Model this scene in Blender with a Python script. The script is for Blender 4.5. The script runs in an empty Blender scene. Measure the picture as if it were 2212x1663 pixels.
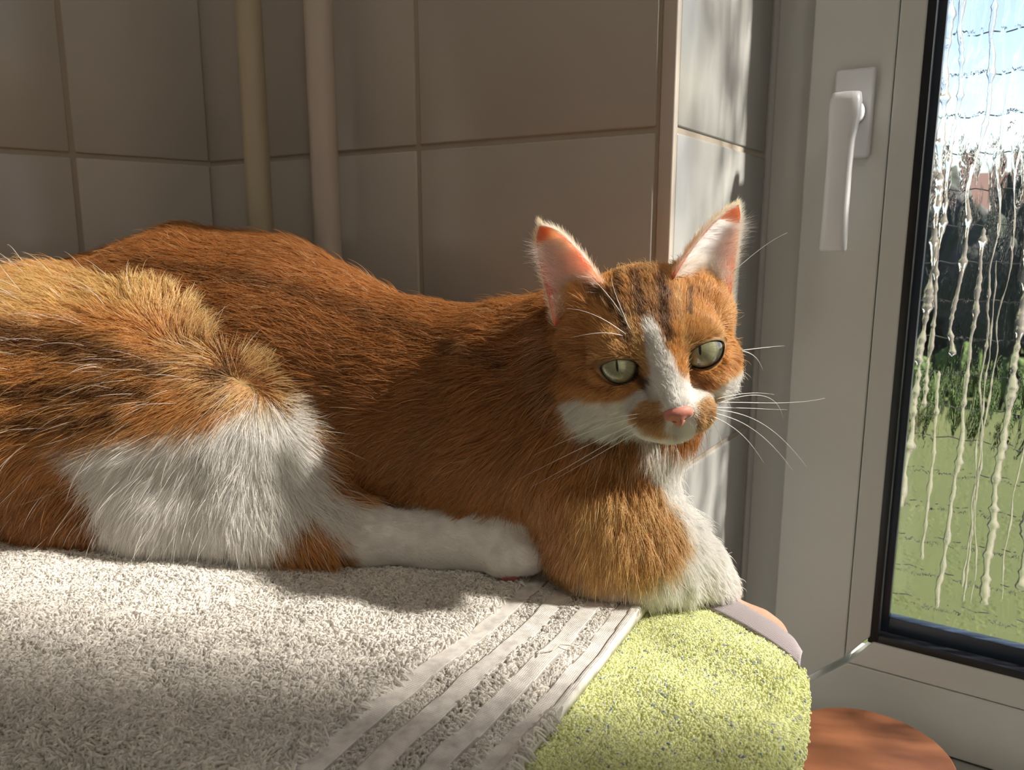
import bpy, bmesh, math, random
import numpy as np
from mathutils import Vector, Matrix

random.seed(7)
rng = np.random.default_rng(11)
scene = bpy.context.scene
col = scene.collection

# ------------------------------------------------------------------ camera
IMW, IMH, FPX = 2212.0, 1663.0, 1700.0
PITCH = math.radians(10.7)
CAMH = 0.22                                   # metres above the towel
CAM = np.array([0.0, 0.0, CAMH])
C_FW = np.array([0, math.cos(PITCH), -math.sin(PITCH)])
C_UP = np.array([0, math.sin(PITCH), math.cos(PITCH)])
C_RT = np.array([1.0, 0, 0])
cam_data = bpy.data.cameras.new('camera')
cam_data.sensor_fit = 'HORIZONTAL'
cam_data.sensor_width = 36.0
cam_data.lens = 36.0 * FPX / IMW
cam_data.clip_start = 0.01
cam_data.clip_end = 400
cam_data.dof.use_dof = True
cam_data.dof.focus_distance = 0.48
cam_data.dof.aperture_fstop = 17.0
cam = bpy.data.objects.new('camera', cam_data)
cam.location = CAM
cam.rotation_euler = (math.pi / 2 - PITCH, 0, 0)
col.objects.link(cam)
scene.camera = cam

# ------------------------------------------------------------------ view
scene.view_settings.view_transform = 'Standard'
scene.view_settings.look = 'None'
scene.view_settings.gamma = 1.0
scene.view_settings.use_curve_mapping = False
scene.view_settings.exposure = 0.14
scene.cycles.max_bounces = 12
scene.cycles.diffuse_bounces = 6
scene.cycles.glossy_bounces = 4
scene.cycles.transmission_bounces = 12
scene.cycles.transparent_max_bounces = 8
scene.cycles.caustics_reflective = False
scene.cycles.caustics_refractive = False

# ------------------------------------------------------------------ frame of the room (wall runs at 57 degrees)
A57 = math.radians(57)
WD = np.array([math.sin(A57), -math.cos(A57), 0])      # along the window wall, to the right
NO = np.array([math.cos(A57), math.sin(A57), 0])       # outward through the window
T0 = np.array([0.111, 0.570, 0.0])                     # outer corner of wall and reveal
REVEAL = 0.21
E0 = T0 + REVEAL * NO                                  # left end of the sash plane

# ------------------------------------------------------------------ world: blue sky with clouds
world = bpy.data.worlds.new('sky'); scene.world = world
world.use_nodes = True
wn, wl = world.node_tree.nodes, world.node_tree.links
wn.clear()
wo = wn.new('ShaderNodeOutputWorld'); wb = wn.new('ShaderNodeBackground')
sky = wn.new('ShaderNodeTexSky'); sky.sky_type = 'NISHITA'; sky.sun_disc = False
sky.sun_elevation = math.radians(36); sky.sun_rotation = math.radians(73)
sky.altitude = 100; sky.air_density = 1.0; sky.dust_density = 0.6
wtc = wn.new('ShaderNodeTexCoord')
wmap = wn.new('ShaderNodeMapping'); wmap.inputs['Scale'].default_value = (1.0, 1.0, 3.0)
wnz = wn.new('ShaderNodeTexNoise'); wnz.inputs['Scale'].default_value = 2.6
wnz.inputs['Detail'].default_value = 8; wnz.inputs['Roughness'].default_value = 0.6
wr = wn.new('ShaderNodeValToRGB')
wr.color_ramp.elements[0].position = 0.52; wr.color_ramp.elements[1].position = 0.78
wmix = wn.new('ShaderNodeMix'); wmix.data_type = 'RGBA'
wmix.inputs[7].default_value = (8.5, 8.8, 9.2, 1)
wl.new(wtc.outputs['Generated'], wmap.inputs['Vector']); wl.new(wmap.outputs[0], wnz.inputs['Vector'])
wl.new(wnz.outputs['Fac'], wr.inputs[0]); wl.new(wr.outputs[0], wmix.inputs[0])
wl.new(sky.outputs[0], wmix.inputs[6]); wl.new(wmix.outputs[2], wb.inputs['Color'])
wb.inputs['Strength'].default_value = 0.17
wl.new(wb.outputs[0], wo.inputs[0])

# ------------------------------------------------------------------ sun
SUN_AL, SUN_EL = math.radians(67.3), math.radians(40)
sh = math.cos(SUN_AL) * NO + math.sin(SUN_AL) * WD
SUN = np.array([sh[0] * math.cos(SUN_EL), sh[1] * math.cos(SUN_EL), math.sin(SUN_EL)])
sd = bpy.data.lights.new('sun', 'SUN'); sd.energy = 18.5; sd.angle = math.radians(3.0)
sd.color = (1.0, 0.93, 0.82)
so = bpy.data.objects.new('sun', sd); col.objects.link(so)
so.location = SUN * 8
so.rotation_euler = Vector(-SUN).to_track_quat('-Z', 'Y').to_euler()

FILL_LAMP = 11.5  # strength of the added fill lamp
# portal: helps sampling the daylight that comes through the window
WIN_U0, WIN_U1, WIN_ZB, WIN_ZT = 0.0, 1.36, -0.244, 1.74
pd = bpy.data.lights.new('window_portal', 'AREA'); pd.shape = 'RECTANGLE'
pd.size = WIN_U1; pd.size_y = WIN_ZT - WIN_ZB
pd.cycles.is_portal = True
po = bpy.data.objects.new('window_portal', pd); col.objects.link(po)
po.location = E0 + WD * (WIN_U1 / 2) + NO * 0.12 + np.array([0, 0, (WIN_ZT + WIN_ZB) / 2])
po.rotation_euler = Vector(-NO).to_track_quat('-Z', 'Y').to_euler()

# ------------------------------------------------------------------ pixel helpers (directions only)
def ray(x, y):
    return C_RT * ((x - IMW / 2) / FPX) + C_UP * (-(y - IMH / 2) / FPX) + C_FW
def PY(x, y, Y):
    d = ray(x, y); return CAM + d * (Y / d[1])
def PZ(x, y, z):
    d = ray(x, y); return CAM + d * ((z - CAMH) / d[2])
def PL(x, y, p0, n):
    d = ray(x, y); return CAM + d * (((p0 - CAM) @ n) / (d @ n))
def proj(P):
    v = np.asarray(P) - CAM
    a, b, c = v @ C_RT, v @ C_UP, v @ C_FW
    return IMW / 2 + FPX * a / c, IMH / 2 - FPX * b / c

# ------------------------------------------------------------------ materials
MATS = {}
def mat(name, color=(.8, .8, .8), rough=.5, spec=.5, bump=None, var=None, coat=0.0, sheen=0.0, metal=0.0):
    """principled; bump=(scale, strength, distance); var=(scale, amount, colour2)"""
    if name in MATS: return MATS[name]
    m = bpy.data.materials.new(name); m.use_nodes = True
    n, l = m.node_tree.nodes, m.node_tree.links
    b = n['Principled BSDF']
    b.inputs['Base Color'].default_value = (*color, 1); b.inputs['Roughness'].default_value = rough
    b.inputs['Specular IOR Level'].default_value = spec; b.inputs['Coat Weight'].default_value = coat
    b.inputs['Sheen Weight'].default_value = sheen; b.inputs['Metallic'].default_value = metal
    tc = n.new('ShaderNodeTexCoord')
    if var:
        nz = n.new('ShaderNodeTexNoise'); nz.inputs['Scale'].default_value = var[0]; nz.inputs['Detail'].default_value = 6
        rp = n.new('ShaderNodeValToRGB'); rp.color_ramp.elements[0].position = .35; rp.color_ramp.elements[1].position = .7
        mx = n.new('ShaderNodeMix'); mx.data_type = 'RGBA'
        mx.inputs[6].default_value = (*color, 1); mx.inputs[7].default_value = (*var[2], 1)
        mu = n.new('ShaderNodeMath'); mu.operation = 'MULTIPLY'; mu.inputs[1].default_value = var[1]
        l.new(tc.outputs['Object'], nz.inputs['Vector']); l.new(nz.outputs['Fac'], rp.inputs[0])
        l.new(rp.outputs[0], mu.inputs[0]); l.new(mu.outputs[0], mx.inputs[0]); l.new(mx.outputs[2], b.inputs['Base Color'])
    if bump:
        nz = n.new('ShaderNodeTexNoise'); nz.inputs['Scale'].default_value = bump[0]; nz.inputs['Detail'].default_value = 4
        bp = n.new('ShaderNodeBump'); bp.inputs['Strength'].default_value = bump[1]; bp.inputs['Distance'].default_value = bump[2]
        l.new(tc.outputs['Object'], nz.inputs['Vector']); l.new(nz.outputs['Fac'], bp.inputs['Height']); l.new(bp.outputs[0], b.inputs['Normal'])
    MATS[name] = m
    return m

def attr_mat(name, attr, rough=.6, coat=0.0, spec=.4, sss=0.0):
    m = bpy.data.materials.new(name); m.use_nodes = True
    n, l = m.node_tree.nodes, m.node_tree.links
    b = n['Principled BSDF']; a = n.new('ShaderNodeAttribute'); a.attribute_name = attr
    l.new(a.outputs['Color'], b.inputs['Base Color']); b.inputs['Roughness'].default_value = rough
    b.inputs['Coat Weight'].default_value = coat; b.inputs['Coat Roughness'].default_value = .02
    b.inputs['Specular IOR Level'].default_value = spec
    MATS[name] = m
    return m

TILE = mat('glazed_tile', (.50, .465, .42), .22, .5, bump=(9, .05, .01), var=(5, .5, (.44, .41, .37)))
REVT = mat('reveal_tile', (.41, .41, .40), .2, .5, bump=(9, .05, .01), var=(5, .4, (.36, .365, .355)))
GROUT = mat('grout', (.40, .35, .29), .9, .2, bump=(300, .2, .001))
PVC = mat('white_pvc', (.54, .545, .52), .3, .5, var=(3, .3, (.49, .485, .46)))
PVCH = mat('handle_white', (.62, .63, .65), .3, .5, bump=(400, .04, .001))
RUBBER = mat('black_rubber', (.008, .009, .011), .35, .4)
SPACER = mat('dark_spacer', (.02, .03, .05), .3, .5, bump=(120, .3, .001))
PIPE = mat('pipe_paint', (.56, .49, .43), .35, .5)
PIPE2 = mat('pipe_paint_cream', (.48, .42, .30), .4, .5)
PLASTER = mat('plaster', (.80, .77, .73), .9, .2)
FLOORM = mat('floor_tile', (.62, .58, .53), .5, .4)
SILLM = mat('sill_stone', (.42, .43, .41), .4, .4, var=(30, .4, (.34, .35, .34)))
TRIMM = mat('trim_cream', (.58, .52, .46), .3, .5)

# ------------------------------------------------------------------ mesh helpers
def link(o, parent=None):
    col.objects.link(o)
    if parent is not None: o.parent = parent
    return o
def tag(o, label=None, cat=None, group=None, kind=None):
    if label: o['label'] = label
    if cat: o['category'] = cat
    if group: o['group'] = group
    if kind: o['kind'] = kind
    return o
def mesh_obj(name, V, Fs, m, parent=None, smooth=False):
    me = bpy.data.meshes.new(name); me.from_pydata([tuple(map(float, v)) for v in V], [], [tuple(map(int, f)) for f in Fs]); me.update()
    if m: me.materials.append(m)
    if smooth: me.polygons.foreach_set('use_smooth', [True] * len(me.polygons))
    return link(bpy.data.objects.new(name, me), parent)
def np_mesh(name, V, Q, m, parent=None, smooth=True):
    """V (n,3) float, Q (m,k) int with constant k"""
    V = np.ascontiguousarray(V, np.float32); Q = np.ascontiguousarray(Q, np.int32)
    me = bpy.data.meshes.new(name)
    me.vertices.add(len(V)); me.vertices.foreach_set('co', V.ravel())
    k = Q.shape[1]
    me.loops.add(Q.size); me.loops.foreach_set('vertex_index', Q.ravel())
    me.polygons.add(len(Q)); me.polygons.foreach_set('loop_start', np.arange(0, Q.size, k, dtype=np.int32))
    me.polygons.foreach_set('loop_total', np.full(len(Q), k, np.int32))
    me.update(calc_edges=True); me.validate()
    if smooth: me.polygons.foreach_set('use_smooth', np.ones(len(me.polygons), bool))
    if m: me.materials.append(m)
    return link(bpy.data.objects.new(name, me), parent)
def set_color(o, attr, C):
    C = np.asarray(C, np.float32)
    a = o.data.attributes.new(attr, 'FLOAT_COLOR', 'POINT')
    a.data.foreach_set('color', np.c_[C, np.ones(len(C), np.float32)].ravel())
def empty(name, loc=(0, 0, 0)):
    o = bpy.data.objects.new(name, None); o.location = loc; o.empty_display_size = .05
    return link(o)
def world_to(parent, V):
    return np.asarray(V) - np.array(parent.location) if parent is not None else np.asarray(V)

def obox(origin, ax, ay, az, a0, a1, b0, b1, c0, c1):
    """8 verts of an oriented box"""
    o = np.asarray(origin, float)
    return [o + ax * a + ay * b + az * c for c in (c0, c1) for b in (b0, b1) for a in (a0, a1)]
BOXF = [(0, 2, 3, 1), (4, 5, 7, 6), (0, 1, 5, 4), (2, 6, 7, 3), (0, 4, 6, 2), (1, 3, 7, 5)]
UZ = np.array([0, 0, 1.0])
def box_obj(name, m, origin, ax, ay, az, r, parent=None, bevel=0.0, seg=2):
    V = obox(origin, ax, ay, az, *r)
    if parent is not None: V = world_to(parent, V)
    o = mesh_obj(name, V, BOXF, m, parent)
    bm = bmesh.new(); bm.from_mesh(o.data)
    bmesh.ops.recalc_face_normals(bm, faces=bm.faces)
    if bevel: bmesh.ops.bevel(bm, geom=bm.edges[:], offset=bevel, segments=seg, profile=.5, affect='EDGES', clamp_overlap=True)
    bm.to_mesh(o.data); bm.free()
    if bevel: o.data.polygons.foreach_set('use_smooth', [True] * len(o.data.polygons))
    return o
def tube_geo(pts, radii, seg=8, cap=True):
    pts = np.asarray(pts, float); n = len(pts)
    radii = np.broadcast_to(np.asarray(radii, float), (n,))
    tan = np.gradient(pts, axis=0); tan /= np.linalg.norm(tan, axis=1)[:, None] + 1e-12
    ref = np.array([0, 0, 1.0]) if abs(tan[0][2]) < .9 else np.array([1.0, 0, 0])
    V = []
    for i in range(n):
        a = np.cross(tan[i], ref); a /= np.linalg.norm(a) + 1e-12
        b = np.cross(a, tan[i]); ref = b
        for k in range(seg):
            t = 2 * math.pi * k / seg
            V.append(pts[i] + radii[i] * (math.cos(t) * a + math.sin(t) * b))
    Fs = [(i * seg + k, i * seg + (k + 1) % seg, (i + 1) * seg + (k + 1) % seg, (i + 1) * seg + k) for i in range(n - 1) for k in range(seg)]
    if cap:
        Fs.append(tuple(range(seg))[::-1]); Fs.append(tuple((n - 1) * seg + k for k in range(seg)))
    return V, Fs
def tube_obj(name, pts, radii, m, parent=None, seg=8):
    if parent is not None: pts = world_to(parent, pts)
    V, Fs = tube_geo(pts, radii, seg)
    return mesh_obj(name, V, Fs, m, parent, True)
def prism_obj(name, poly, z0, z1, m, parent=None, bevel=0.0):
    poly = [np.array([p[0], p[1], 0.0]) for p in poly]; n = len(poly)
    V = [p + UZ * z0 for p in poly] + [p + UZ * z1 for p in poly]
    if parent is not None: V = world_to(parent, V)
    Fs = [tuple(range(n))[::-1], tuple(range(n, 2 * n))] + [(i, (i + 1) % n, n + (i + 1) % n, n + i) for i in range(n)]
    o = mesh_obj(name, V, Fs, m, parent)
    bm = bmesh.new(); bm.from_mesh(o.data); bmesh.ops.recalc_face_normals(bm, faces=bm.faces)
    if bevel: bmesh.ops.bevel(bm, geom=bm.edges[:], offset=bevel, segments=3, profile=.5, affect='EDGES', clamp_overlap=True)
    bm.to_mesh(o.data); bm.free()
    return o
def snoise(P, f, seed=0, octs=3):
    """smooth pseudo noise in about -1..1 from summed sines"""
    r = np.random.default_rng(seed); out = np.zeros(len(P)); amp = 1.0; tot = 0
    for o in range(octs):
        acc = np.zeros(len(P))
        for k in range(5):
            d = r.normal(size=3); d /= np.linalg.norm(d)
            acc += np.sin((P @ d) * f * (0.7 + .6 * r.random()) * 2 * math.pi + r.random() * 6.28)
        out += amp * acc / 2.6; tot += amp; amp *= .55; f *= 2.1
    return out / tot

# ================================================================== THE ROOM
FLOOR_Z, CEIL_Z = -0.86, 1.90
TJ, TW, TH, TG = 0.2935, 0.2155, 0.257, 0.0042      # a horizontal joint, tile pitch, grout width
S_CORNER = 0.505                                     # corner distance from T0 along -WD
CORN = T0 - WD * S_CORNER
LA = math.radians(45)
LD = -np.array([math.sin(LA), math.cos(LA), 0])      # left wall, from the corner towards the viewer
LNRM = np.array([-LD[1], LD[0], 0]);
if LNRM @ (np.array([0, 0, 0]) - CORN) < 0: LNRM = -LNRM

def tile_wall(parent, origin, ax, nrm, joints, zlo, zhi, m, thick=.006):
    """tiles between the given vertical joints, each a bevelled slab standing 1.2 mm proud of the grout"""
    z = TJ
    while z > zlo: z -= TH
    rows = []
    while z < zhi:
        a, b = max(z, zlo), min(z + TH, zhi)
        if b - a > .03: rows.append((a, b))
        z += TH
    for a, b in rows:
        for u0, u1 in zip(joints[:-1], joints[1:]):
            if u1 - u0 < .02: continue
            d = random.uniform(-.0003, .0003)
            box_obj('tile', m, origin, ax, nrm, UZ, (u0 + TG / 2, u1 - TG / 2, -.002, .0016 + d, a + TG / 2, b - TG / 2), parent, bevel=.0016, seg=2)

def wall_slab(name, m, origin, ax, nrm, u0, u1, z0, z1, th=.12):
    o = box_obj(name, m, origin, ax, nrm, UZ, (u0, u1, -th, 0, z0, z1))
    return tag(o, kind='structure')

INN = -NO
# back wall left of the window (its face is the plane through T0)
wb_ = wall_slab('wall_back', GROUT, T0, -WD, INN, 0.0, S_CORNER + .05, FLOOR_Z, CEIL_Z, REVEAL + .05)
tile_wall(wb_, T0, -WD, INN, [.0095, .2265, .2265 + TW, S_CORNER + .006], FLOOR_Z, CEIL_Z, TILE)
# left wall
wl_ = wall_slab('wall_left', GROUT, CORN, LD, LNRM, -.06, 1.75, FLOOR_Z, CEIL_Z, .12)
lj = [0.0, .131]
while lj[-1] < 1.7: lj.append(lj[-1] + TW)
tile_wall(wl_, CORN, LD, LNRM, lj, FLOOR_Z, CEIL_Z, TILE)
# window wall to the right of the window, below it and above it
WALL_R = 1.95
wr_ = wall_slab('wall_window_side', PLASTER, T0, WD, INN, WIN_U1, WALL_R, FLOOR_Z, CEIL_Z, REVEAL + .05)
wu_ = wall_slab('wall_under_window', PLASTER, T0, WD, INN, 0.0, WIN_U1, FLOOR_Z, WIN_ZB - .03, REVEAL + .05)
wa_ = wall_slab('wall_over_window', PLASTER, T0, WD, INN, 0.0, WIN_U1, WIN_ZT, CEIL_Z, REVEAL + .05)
# the remaining walls close the small room behind the camera
BACK = 1.75
PA, PB = CORN + LD * 1.75, T0 + WD * WALL_R
PB2 = PB - NO * BACK
def seg_wall(name, p, q, m=PLASTER):
    d = q - p; L = np.linalg.norm(d); d = d / L
    n = np.array([-d[1], d[0], 0]); 
    if n @ (np.array([.1, 0, 0]) - p) < 0: n = -n
    return wall_slab(name, m, p, d, n, 0, L, FLOOR_Z, CEIL_Z, .1)
seg_wall('wall_right', PB, PB2)
seg_wall('wall_rear', PB2, PA)
foot = [CORN, T0 + WD * WALL_R, PB2, PA]
ext = [T0 - WD * 2.3 + NO * .3, T0 + WD * 2.1 + NO * .3, T0 + WD * 2.1 - NO * 2.2, T0 - WD * 2.3 - NO * 2.2]
tag(prism_obj('floor', ext, FLOOR_Z - .06, FLOOR_Z, FLOORM), kind='structure')
tag(prism_obj('ceiling', ext, CEIL_Z, CEIL_Z + .06, PLASTER), kind='structure')

# window reveal, left and right, tiled; lintel soffit is the wall above
rl = wall_slab('wall_reveal', GROUT, T0 + WD * 0.0005, NO, WD, 0.0, REVEAL + .02, WIN_ZB - .03, WIN_ZT, .004)
tile_wall(rl, T0 + WD * 0.0005, NO, WD, [.004, REVEAL + .016], WIN_ZB, WIN_ZT, REVT)
# edge trims on the outer corner
tr = box_obj('trim_1', TRIMM, T0, -WD, INN, UZ, (-.0022, .0085, -.006, .0022, FLOOR_Z, CEIL_Z), bevel=.0012); tag(tr, kind='structure')

# sill
sl = box_obj('window_sill', SILLM, T0, WD, NO, UZ, (0.0, WIN_U1, -.03, REVEAL + .03, WIN_ZB - .03, WIN_ZB), bevel=.003)
tag(sl, kind='structure')

# ------------------------------------------------------------------ window
win = empty('window_1', E0 + np.array([0, 0, WIN_ZB])); tag(win, kind='structure')
def wbox(name, m, u0, u1, n0, n1, z0, z1, bevel=.0025, parent=win, seg=3):
    return box_obj(name, m, E0, WD, NO, UZ, (u0, u1, n0, n1, z0, z1), parent, bevel, seg)
FRN = .020                       # frame face lies 2 cm behind the sash face
U1 = WIN_U1
wbox('frame', PVC, 0.0, .056, FRN, .085, WIN_ZB, WIN_ZT)
wbox('frame', PVC, U1 - .056, U1, FRN, .085, WIN_ZB, WIN_ZT)
wbox('frame', PVC, .05, U1 - .05, FRN, .085, WIN_ZT - .056, WIN_ZT)
wbox('frame', PVC, .05, U1 - .05, FRN + .004, .085, WIN_ZB, WIN_ZB + .02)
# silicone bead between the tiles and the frame
tube_obj('sealant_bead', [E0 + NO * .0195 + WD * .0025 + UZ * z for z in np.linspace(WIN_ZB, WIN_ZT, 20)], .0045, REVT, win)

SU0, SU1, SZ0, SZ1 = .041, U1 - .041, WIN_ZB + .002, WIN_ZT - .041
GU0, GU1, GZ0, GZ1 = .128, U1 - .128, -.153, SZ1 - .087      # inner edge of the beads
BU0, BZ0 = .108, -.1785                                       # line between sash profile and glazing bead
def mitred_ring(name, m, o0, o1, oz0, oz1, i0, i1, iz0, iz1, nf_o, nf_i, nb):
    """four mitred profiles of one ring, each its own mesh; nf_o/nf_i: face depth at outer and inner edge"""
    Oc = [(o0, oz0), (o1, oz0), (o1, oz1), (o0, oz1)]; Ic = [(i0, iz0), (i1, iz0), (i1, iz1), (i0, iz1)]
    for k in range(4):
        a, b = k, (k + 1) % 4
        def p(uz, n): return E0 + WD * uz[0] + NO * n + UZ * uz[1] - np.array(win.location)
        g = .00025
        V = [p(Oc[a], nf_o), p(Oc[b], nf_o), p(Ic[b], nf_i), p(Ic[a], nf_i), p(Oc[a], nb), p(Oc[b], nb), p(Ic[b], nb), p(Ic[a], nb)]
        cen = sum(V) / 8
        V = [cen + (v - cen) * (1 - g / .05) for v in V]
        Fs = [(0, 1, 2, 3), (7, 6, 5, 4), (0, 4, 5, 1), (1, 5, 6, 2), (2, 6, 7, 3), (3, 7, 4, 0)]
        o = mesh_obj(name, V, Fs, m, win)
        bm = bmesh.new(); bm.from_mesh(o.data); bmesh.ops.recalc_face_normals(bm, faces=bm.faces)
        bmesh.ops.bevel(bm, geom=bm.edges[:], offset=.0012, segments=2, profile=.5, affect='EDGES', clamp_overlap=True)
        bm.to_mesh(o.data); bm.free()
mitred_ring('sash_profile', PVC, SU0, SU1, SZ0, SZ1, BU0, U1 - BU0, BZ0, SZ1 - .067, 0.0, 0.0, .05)
mitred_ring('glazing_bead', PVC, BU0 + .0004, U1 - BU0 - .0004, BZ0 + .0004, SZ1 - .0674, GU0, GU1, GZ0, GZ1, .0006, .0045, .02)
def flat_ring(name, m, o0, o1, oz0, oz1, i0, i1, iz0, iz1, n0, n1):
    for r in ((o0, i0, oz0, oz1), (i1, o1, oz0, oz1), (i0, i1, oz0, iz0), (i0, i1, iz1, oz1)):
        wbox(name, m, r[0], r[1], n0, n1, r[2], r[3], bevel=.0008)
flat_ring('gasket', RUBBER, GU0 - .002, GU1 + .002, GZ0 - .002, GZ1 + .002, GU0 + .0065, GU1 - .0065, GZ0 + .007, GZ1 - .007, .006, .018)
flat_ring('spacer_bar', SPACER, GU0, GU1, GZ0, GZ1, GU0 + .0125, GU1 - .0125, GZ0 + .020, GZ1 - .014, .0225, .034)

# glass: wet pane, rippled water film over parts of it
gm = bpy.data.materials.new('wet_glass'); gm.use_nodes = True
n, l = gm.node_tree.nodes, gm.node_tree.links; n.clear()
out = n.new('ShaderNodeOutputMaterial'); tr_ = n.new('ShaderNodeBsdfTransparent'); rf = n.new('ShaderNodeBsdfRefraction'); gl = n.new('ShaderNodeBsdfGlossy')
rf.inputs['IOR'].default_value = 1.22; rf.inputs['Roughness'].default_value = 0.0; gl.inputs['Roughness'].default_value = .02
tc = n.new('ShaderNodeTexCoord'); mp = n.new('ShaderNodeMapping'); mp.inputs['Scale'].default_value = (1, 1, .22)
nz = n.new('ShaderNodeTexNoise'); nz.inputs['Scale'].default_value = 115; nz.inputs['Detail'].default_value = 4; nz.inputs['Distortion'].default_value = .8
nz2 = n.new('ShaderNodeTexNoise'); nz2.inputs['Scale'].default_value = 300; nz2.inputs['Detail'].default_value = 2
ad = n.new('ShaderNodeMath'); ad.operation = 'MULTIPLY_ADD'; ad.inputs[1].default_value = .35
bp = n.new('ShaderNodeBump'); bp.inputs['Strength'].default_value = .9; bp.inputs['Distance'].default_value = .004
rp = n.new('ShaderNodeValToRGB'); rp.color_ramp.elements[0].position = .43; rp.color_ramp.elements[1].position = .51
mx = n.new('ShaderNodeMixShader'); mx2 = n.new('ShaderNodeMixShader'); mx2.inputs[0].default_value = .05
l.new(tc.outputs['Object'], mp.inputs[0]); l.new(mp.outputs[0], nz.inputs['Vector']); l.new(mp.outputs[0], nz2.inputs['Vector'])
l.new(nz2.outputs['Fac'], ad.inputs[0]); l.new(nz.outputs['Fac'], ad.inputs[2]); l.new(ad.outputs[0], bp.inputs['Height']); l.new(bp.outputs[0], rf.inputs['Normal'])
l.new(nz.outputs['Fac'], rp.inputs[0]); l.new(rp.outputs[0], mx.inputs[0])
l.new(tr_.outputs[0], mx.inputs[1]); l.new(rf.outputs[0], mx.inputs[2])
l.new(mx.outputs[0], mx2.inputs[1]); l.new(gl.outputs[0], mx2.inputs[2]); l.new(mx2.outputs[0], out.inputs[0])
GN = .036
Vg = [E0 + WD * u + NO * GN + UZ * z - np.array(win.location) for u, z in ((GU0, GZ0), (GU1, GZ0), (GU1, GZ1), (GU0, GZ1))]
pane = mesh_obj('pane', Vg, [(0, 1, 2, 3)], gm, win)
# water running down the outside: each streak a lens-shaped ridge
wm = bpy.data.materials.new('running_water'); wm.use_nodes = True
n, l = wm.node_tree.nodes, wm.node_tree.links; n.clear()
out = n.new('ShaderNodeOutputMaterial'); rf = n.new('ShaderNodeBsdfRefraction'); rf.inputs['IOR'].default_value = 1.33
tr_ = n.new('ShaderNodeBsdfTransparent'); df = n.new('ShaderNodeBsdfTranslucent'); df.inputs[0].default_value = (.80, .72, .64, 1)
mx = n.new('ShaderNodeMixShader'); mx.inputs[0].default_value = .16; mx3 = n.new('ShaderNodeMixShader'); mx3.inputs[0].default_value = .16
l.new(rf.outputs[0], mx.inputs[1]); l.new(tr_.outputs[0], mx.inputs[2]); l.new(mx.outputs[0], mx3.inputs[1]); l.new(df.outputs[0], mx3.inputs[2]); l.new(mx3.outputs[0], out.inputs[0])
rs = np.random.default_rng(5)
us = np.concatenate([np.linspace(.143, .36, 26) + rs.normal(0, .004, 26), np.linspace(.38, 1.20, 27) + rs.normal(0, .008, 27)])
for si, u in enumerate(us):
    zt, zb = rs.uniform(.35, 1.4), rs.uniform(-.13, .12)
    if rs.random() < .4: zt = rs.uniform(.1, .35); zb = -.135 + rs.uniform(0, .06)
    N = int((zt - zb) / .0026); zz = np.linspace(zt, zb, N)
    wig = np.cumsum(rs.normal(0, .00042, N)); wig = np.convolve(wig, np.ones(5) / 5, 'same') + .0008 * rs.uniform(0, 1.6) * np.sin(zz * rs.uniform(30, 80) + rs.random() * 6)
    wig[:2] = wig[2]; wig[-2:] = wig[-3]
    w_ = .0019 * rs.choice([.35, .5, .7, 1.0, 1.6]) * (1 + .45 * np.sin(zz * rs.uniform(90, 200) + rs.random() * 6) * rs.uniform(.4, 1)) * (.5 + .6 * np.abs(rs.normal(size=N)))
    w_ = np.convolve(w_, np.array([.2, .6, .2]), 'same'); w_[0] = w_[-1] = .0002
    V, Fs, K = [], [], 7
    for i in range(N):
        for k in range(K):
            t = k / (K - 1) * 2 - 1
            V.append(E0 + WD * (u + wig[i] + w_[i] * t) + NO * (GN + .0004 + .8 * w_[i] * math.sqrt(max(0, 1 - t * t))) + UZ * zz[i] - np.array(win.location))
    for i in range(N - 1):
        for k in range(K - 1): Fs.append((i * K + k, i * K + k + 1, (i + 1) * K + k + 1, (i + 1) * K + k))
    mesh_obj('water_streak', V, Fs, wm, win, True)

# handle: rosette, neck, lever
def W3(u, n_, z): return E0 + WD * u + NO * n_ + UZ * z - np.array(win.location)
hroot = wbox('handle_plate', PVCH, .0630, .0950, -.0075, .0005, .2855, .3585, bevel=.003, seg=4)
def loft(name, rings, m, parent):
    K = len(rings[0]); V = [v for r in rings for v in r]
    Fs = [(i * K + k, i * K + (k + 1) % K, (i + 1) * K + (k + 1) % K, (i + 1) * K + k) for i in range(len(rings) - 1) for k in range(K)]
    Fs += [tuple(range(K))[::-1], tuple((len(rings) - 1) * K + k for k in range(K))]
    o = mesh_obj(name, V, Fs, m, parent, True)
    bm = bmesh.new(); bm.from_mesh(o.data); bmesh.ops.recalc_face_normals(bm, faces=bm.faces); bm.to_mesh(o.data); bm.free()
    return o
def sq_ring(c, ax, ay, rx, ry, K=24, p=3.2):
    r = []
    for k in range(K):
        t = 2 * math.pi * k / K; cx, cy = math.cos(t), math.sin(t)
        r.append(c + ax * rx * math.copysign(abs(cx) ** (2 / p), cx) + ay * ry * math.copysign(abs(cy) ** (2 / p), cy))
    return r
hz = .322
rings = [sq_ring(W3(.0795, -.006 - .030 * t, hz), WD, UZ, .0105 - .001 * t, .0105 - .001 * t, p=2.2) for t in np.linspace(0, 1, 5)]
loft('handle_neck', rings, PVCH, win)
rings = []
for z, hw, hd, nn in ((hz + .0135, .006, .004, -.034), (hz + .0125, .0105, .007, -.036), (hz + .006, .0120, .0085, -.0385), (hz - .006, .0120, .008, -.041), (hz - .025, .0100, .0072, -.0445), (hz - .05, .0097, .0068, -.046), (hz - .08, .0099, .0066, -.0465), (hz - .106, .0104, .0066, -.0465), (hz - .1125, .0104, .0060, -.0463), (hz - .1145, .0095, .0045, -.046)):
    rings.append(sq_ring(W3(.0795, nn, z), WD, NO, hw, hd, p=3.6))
lev = loft('handle_lever', rings, PVCH, win)

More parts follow.
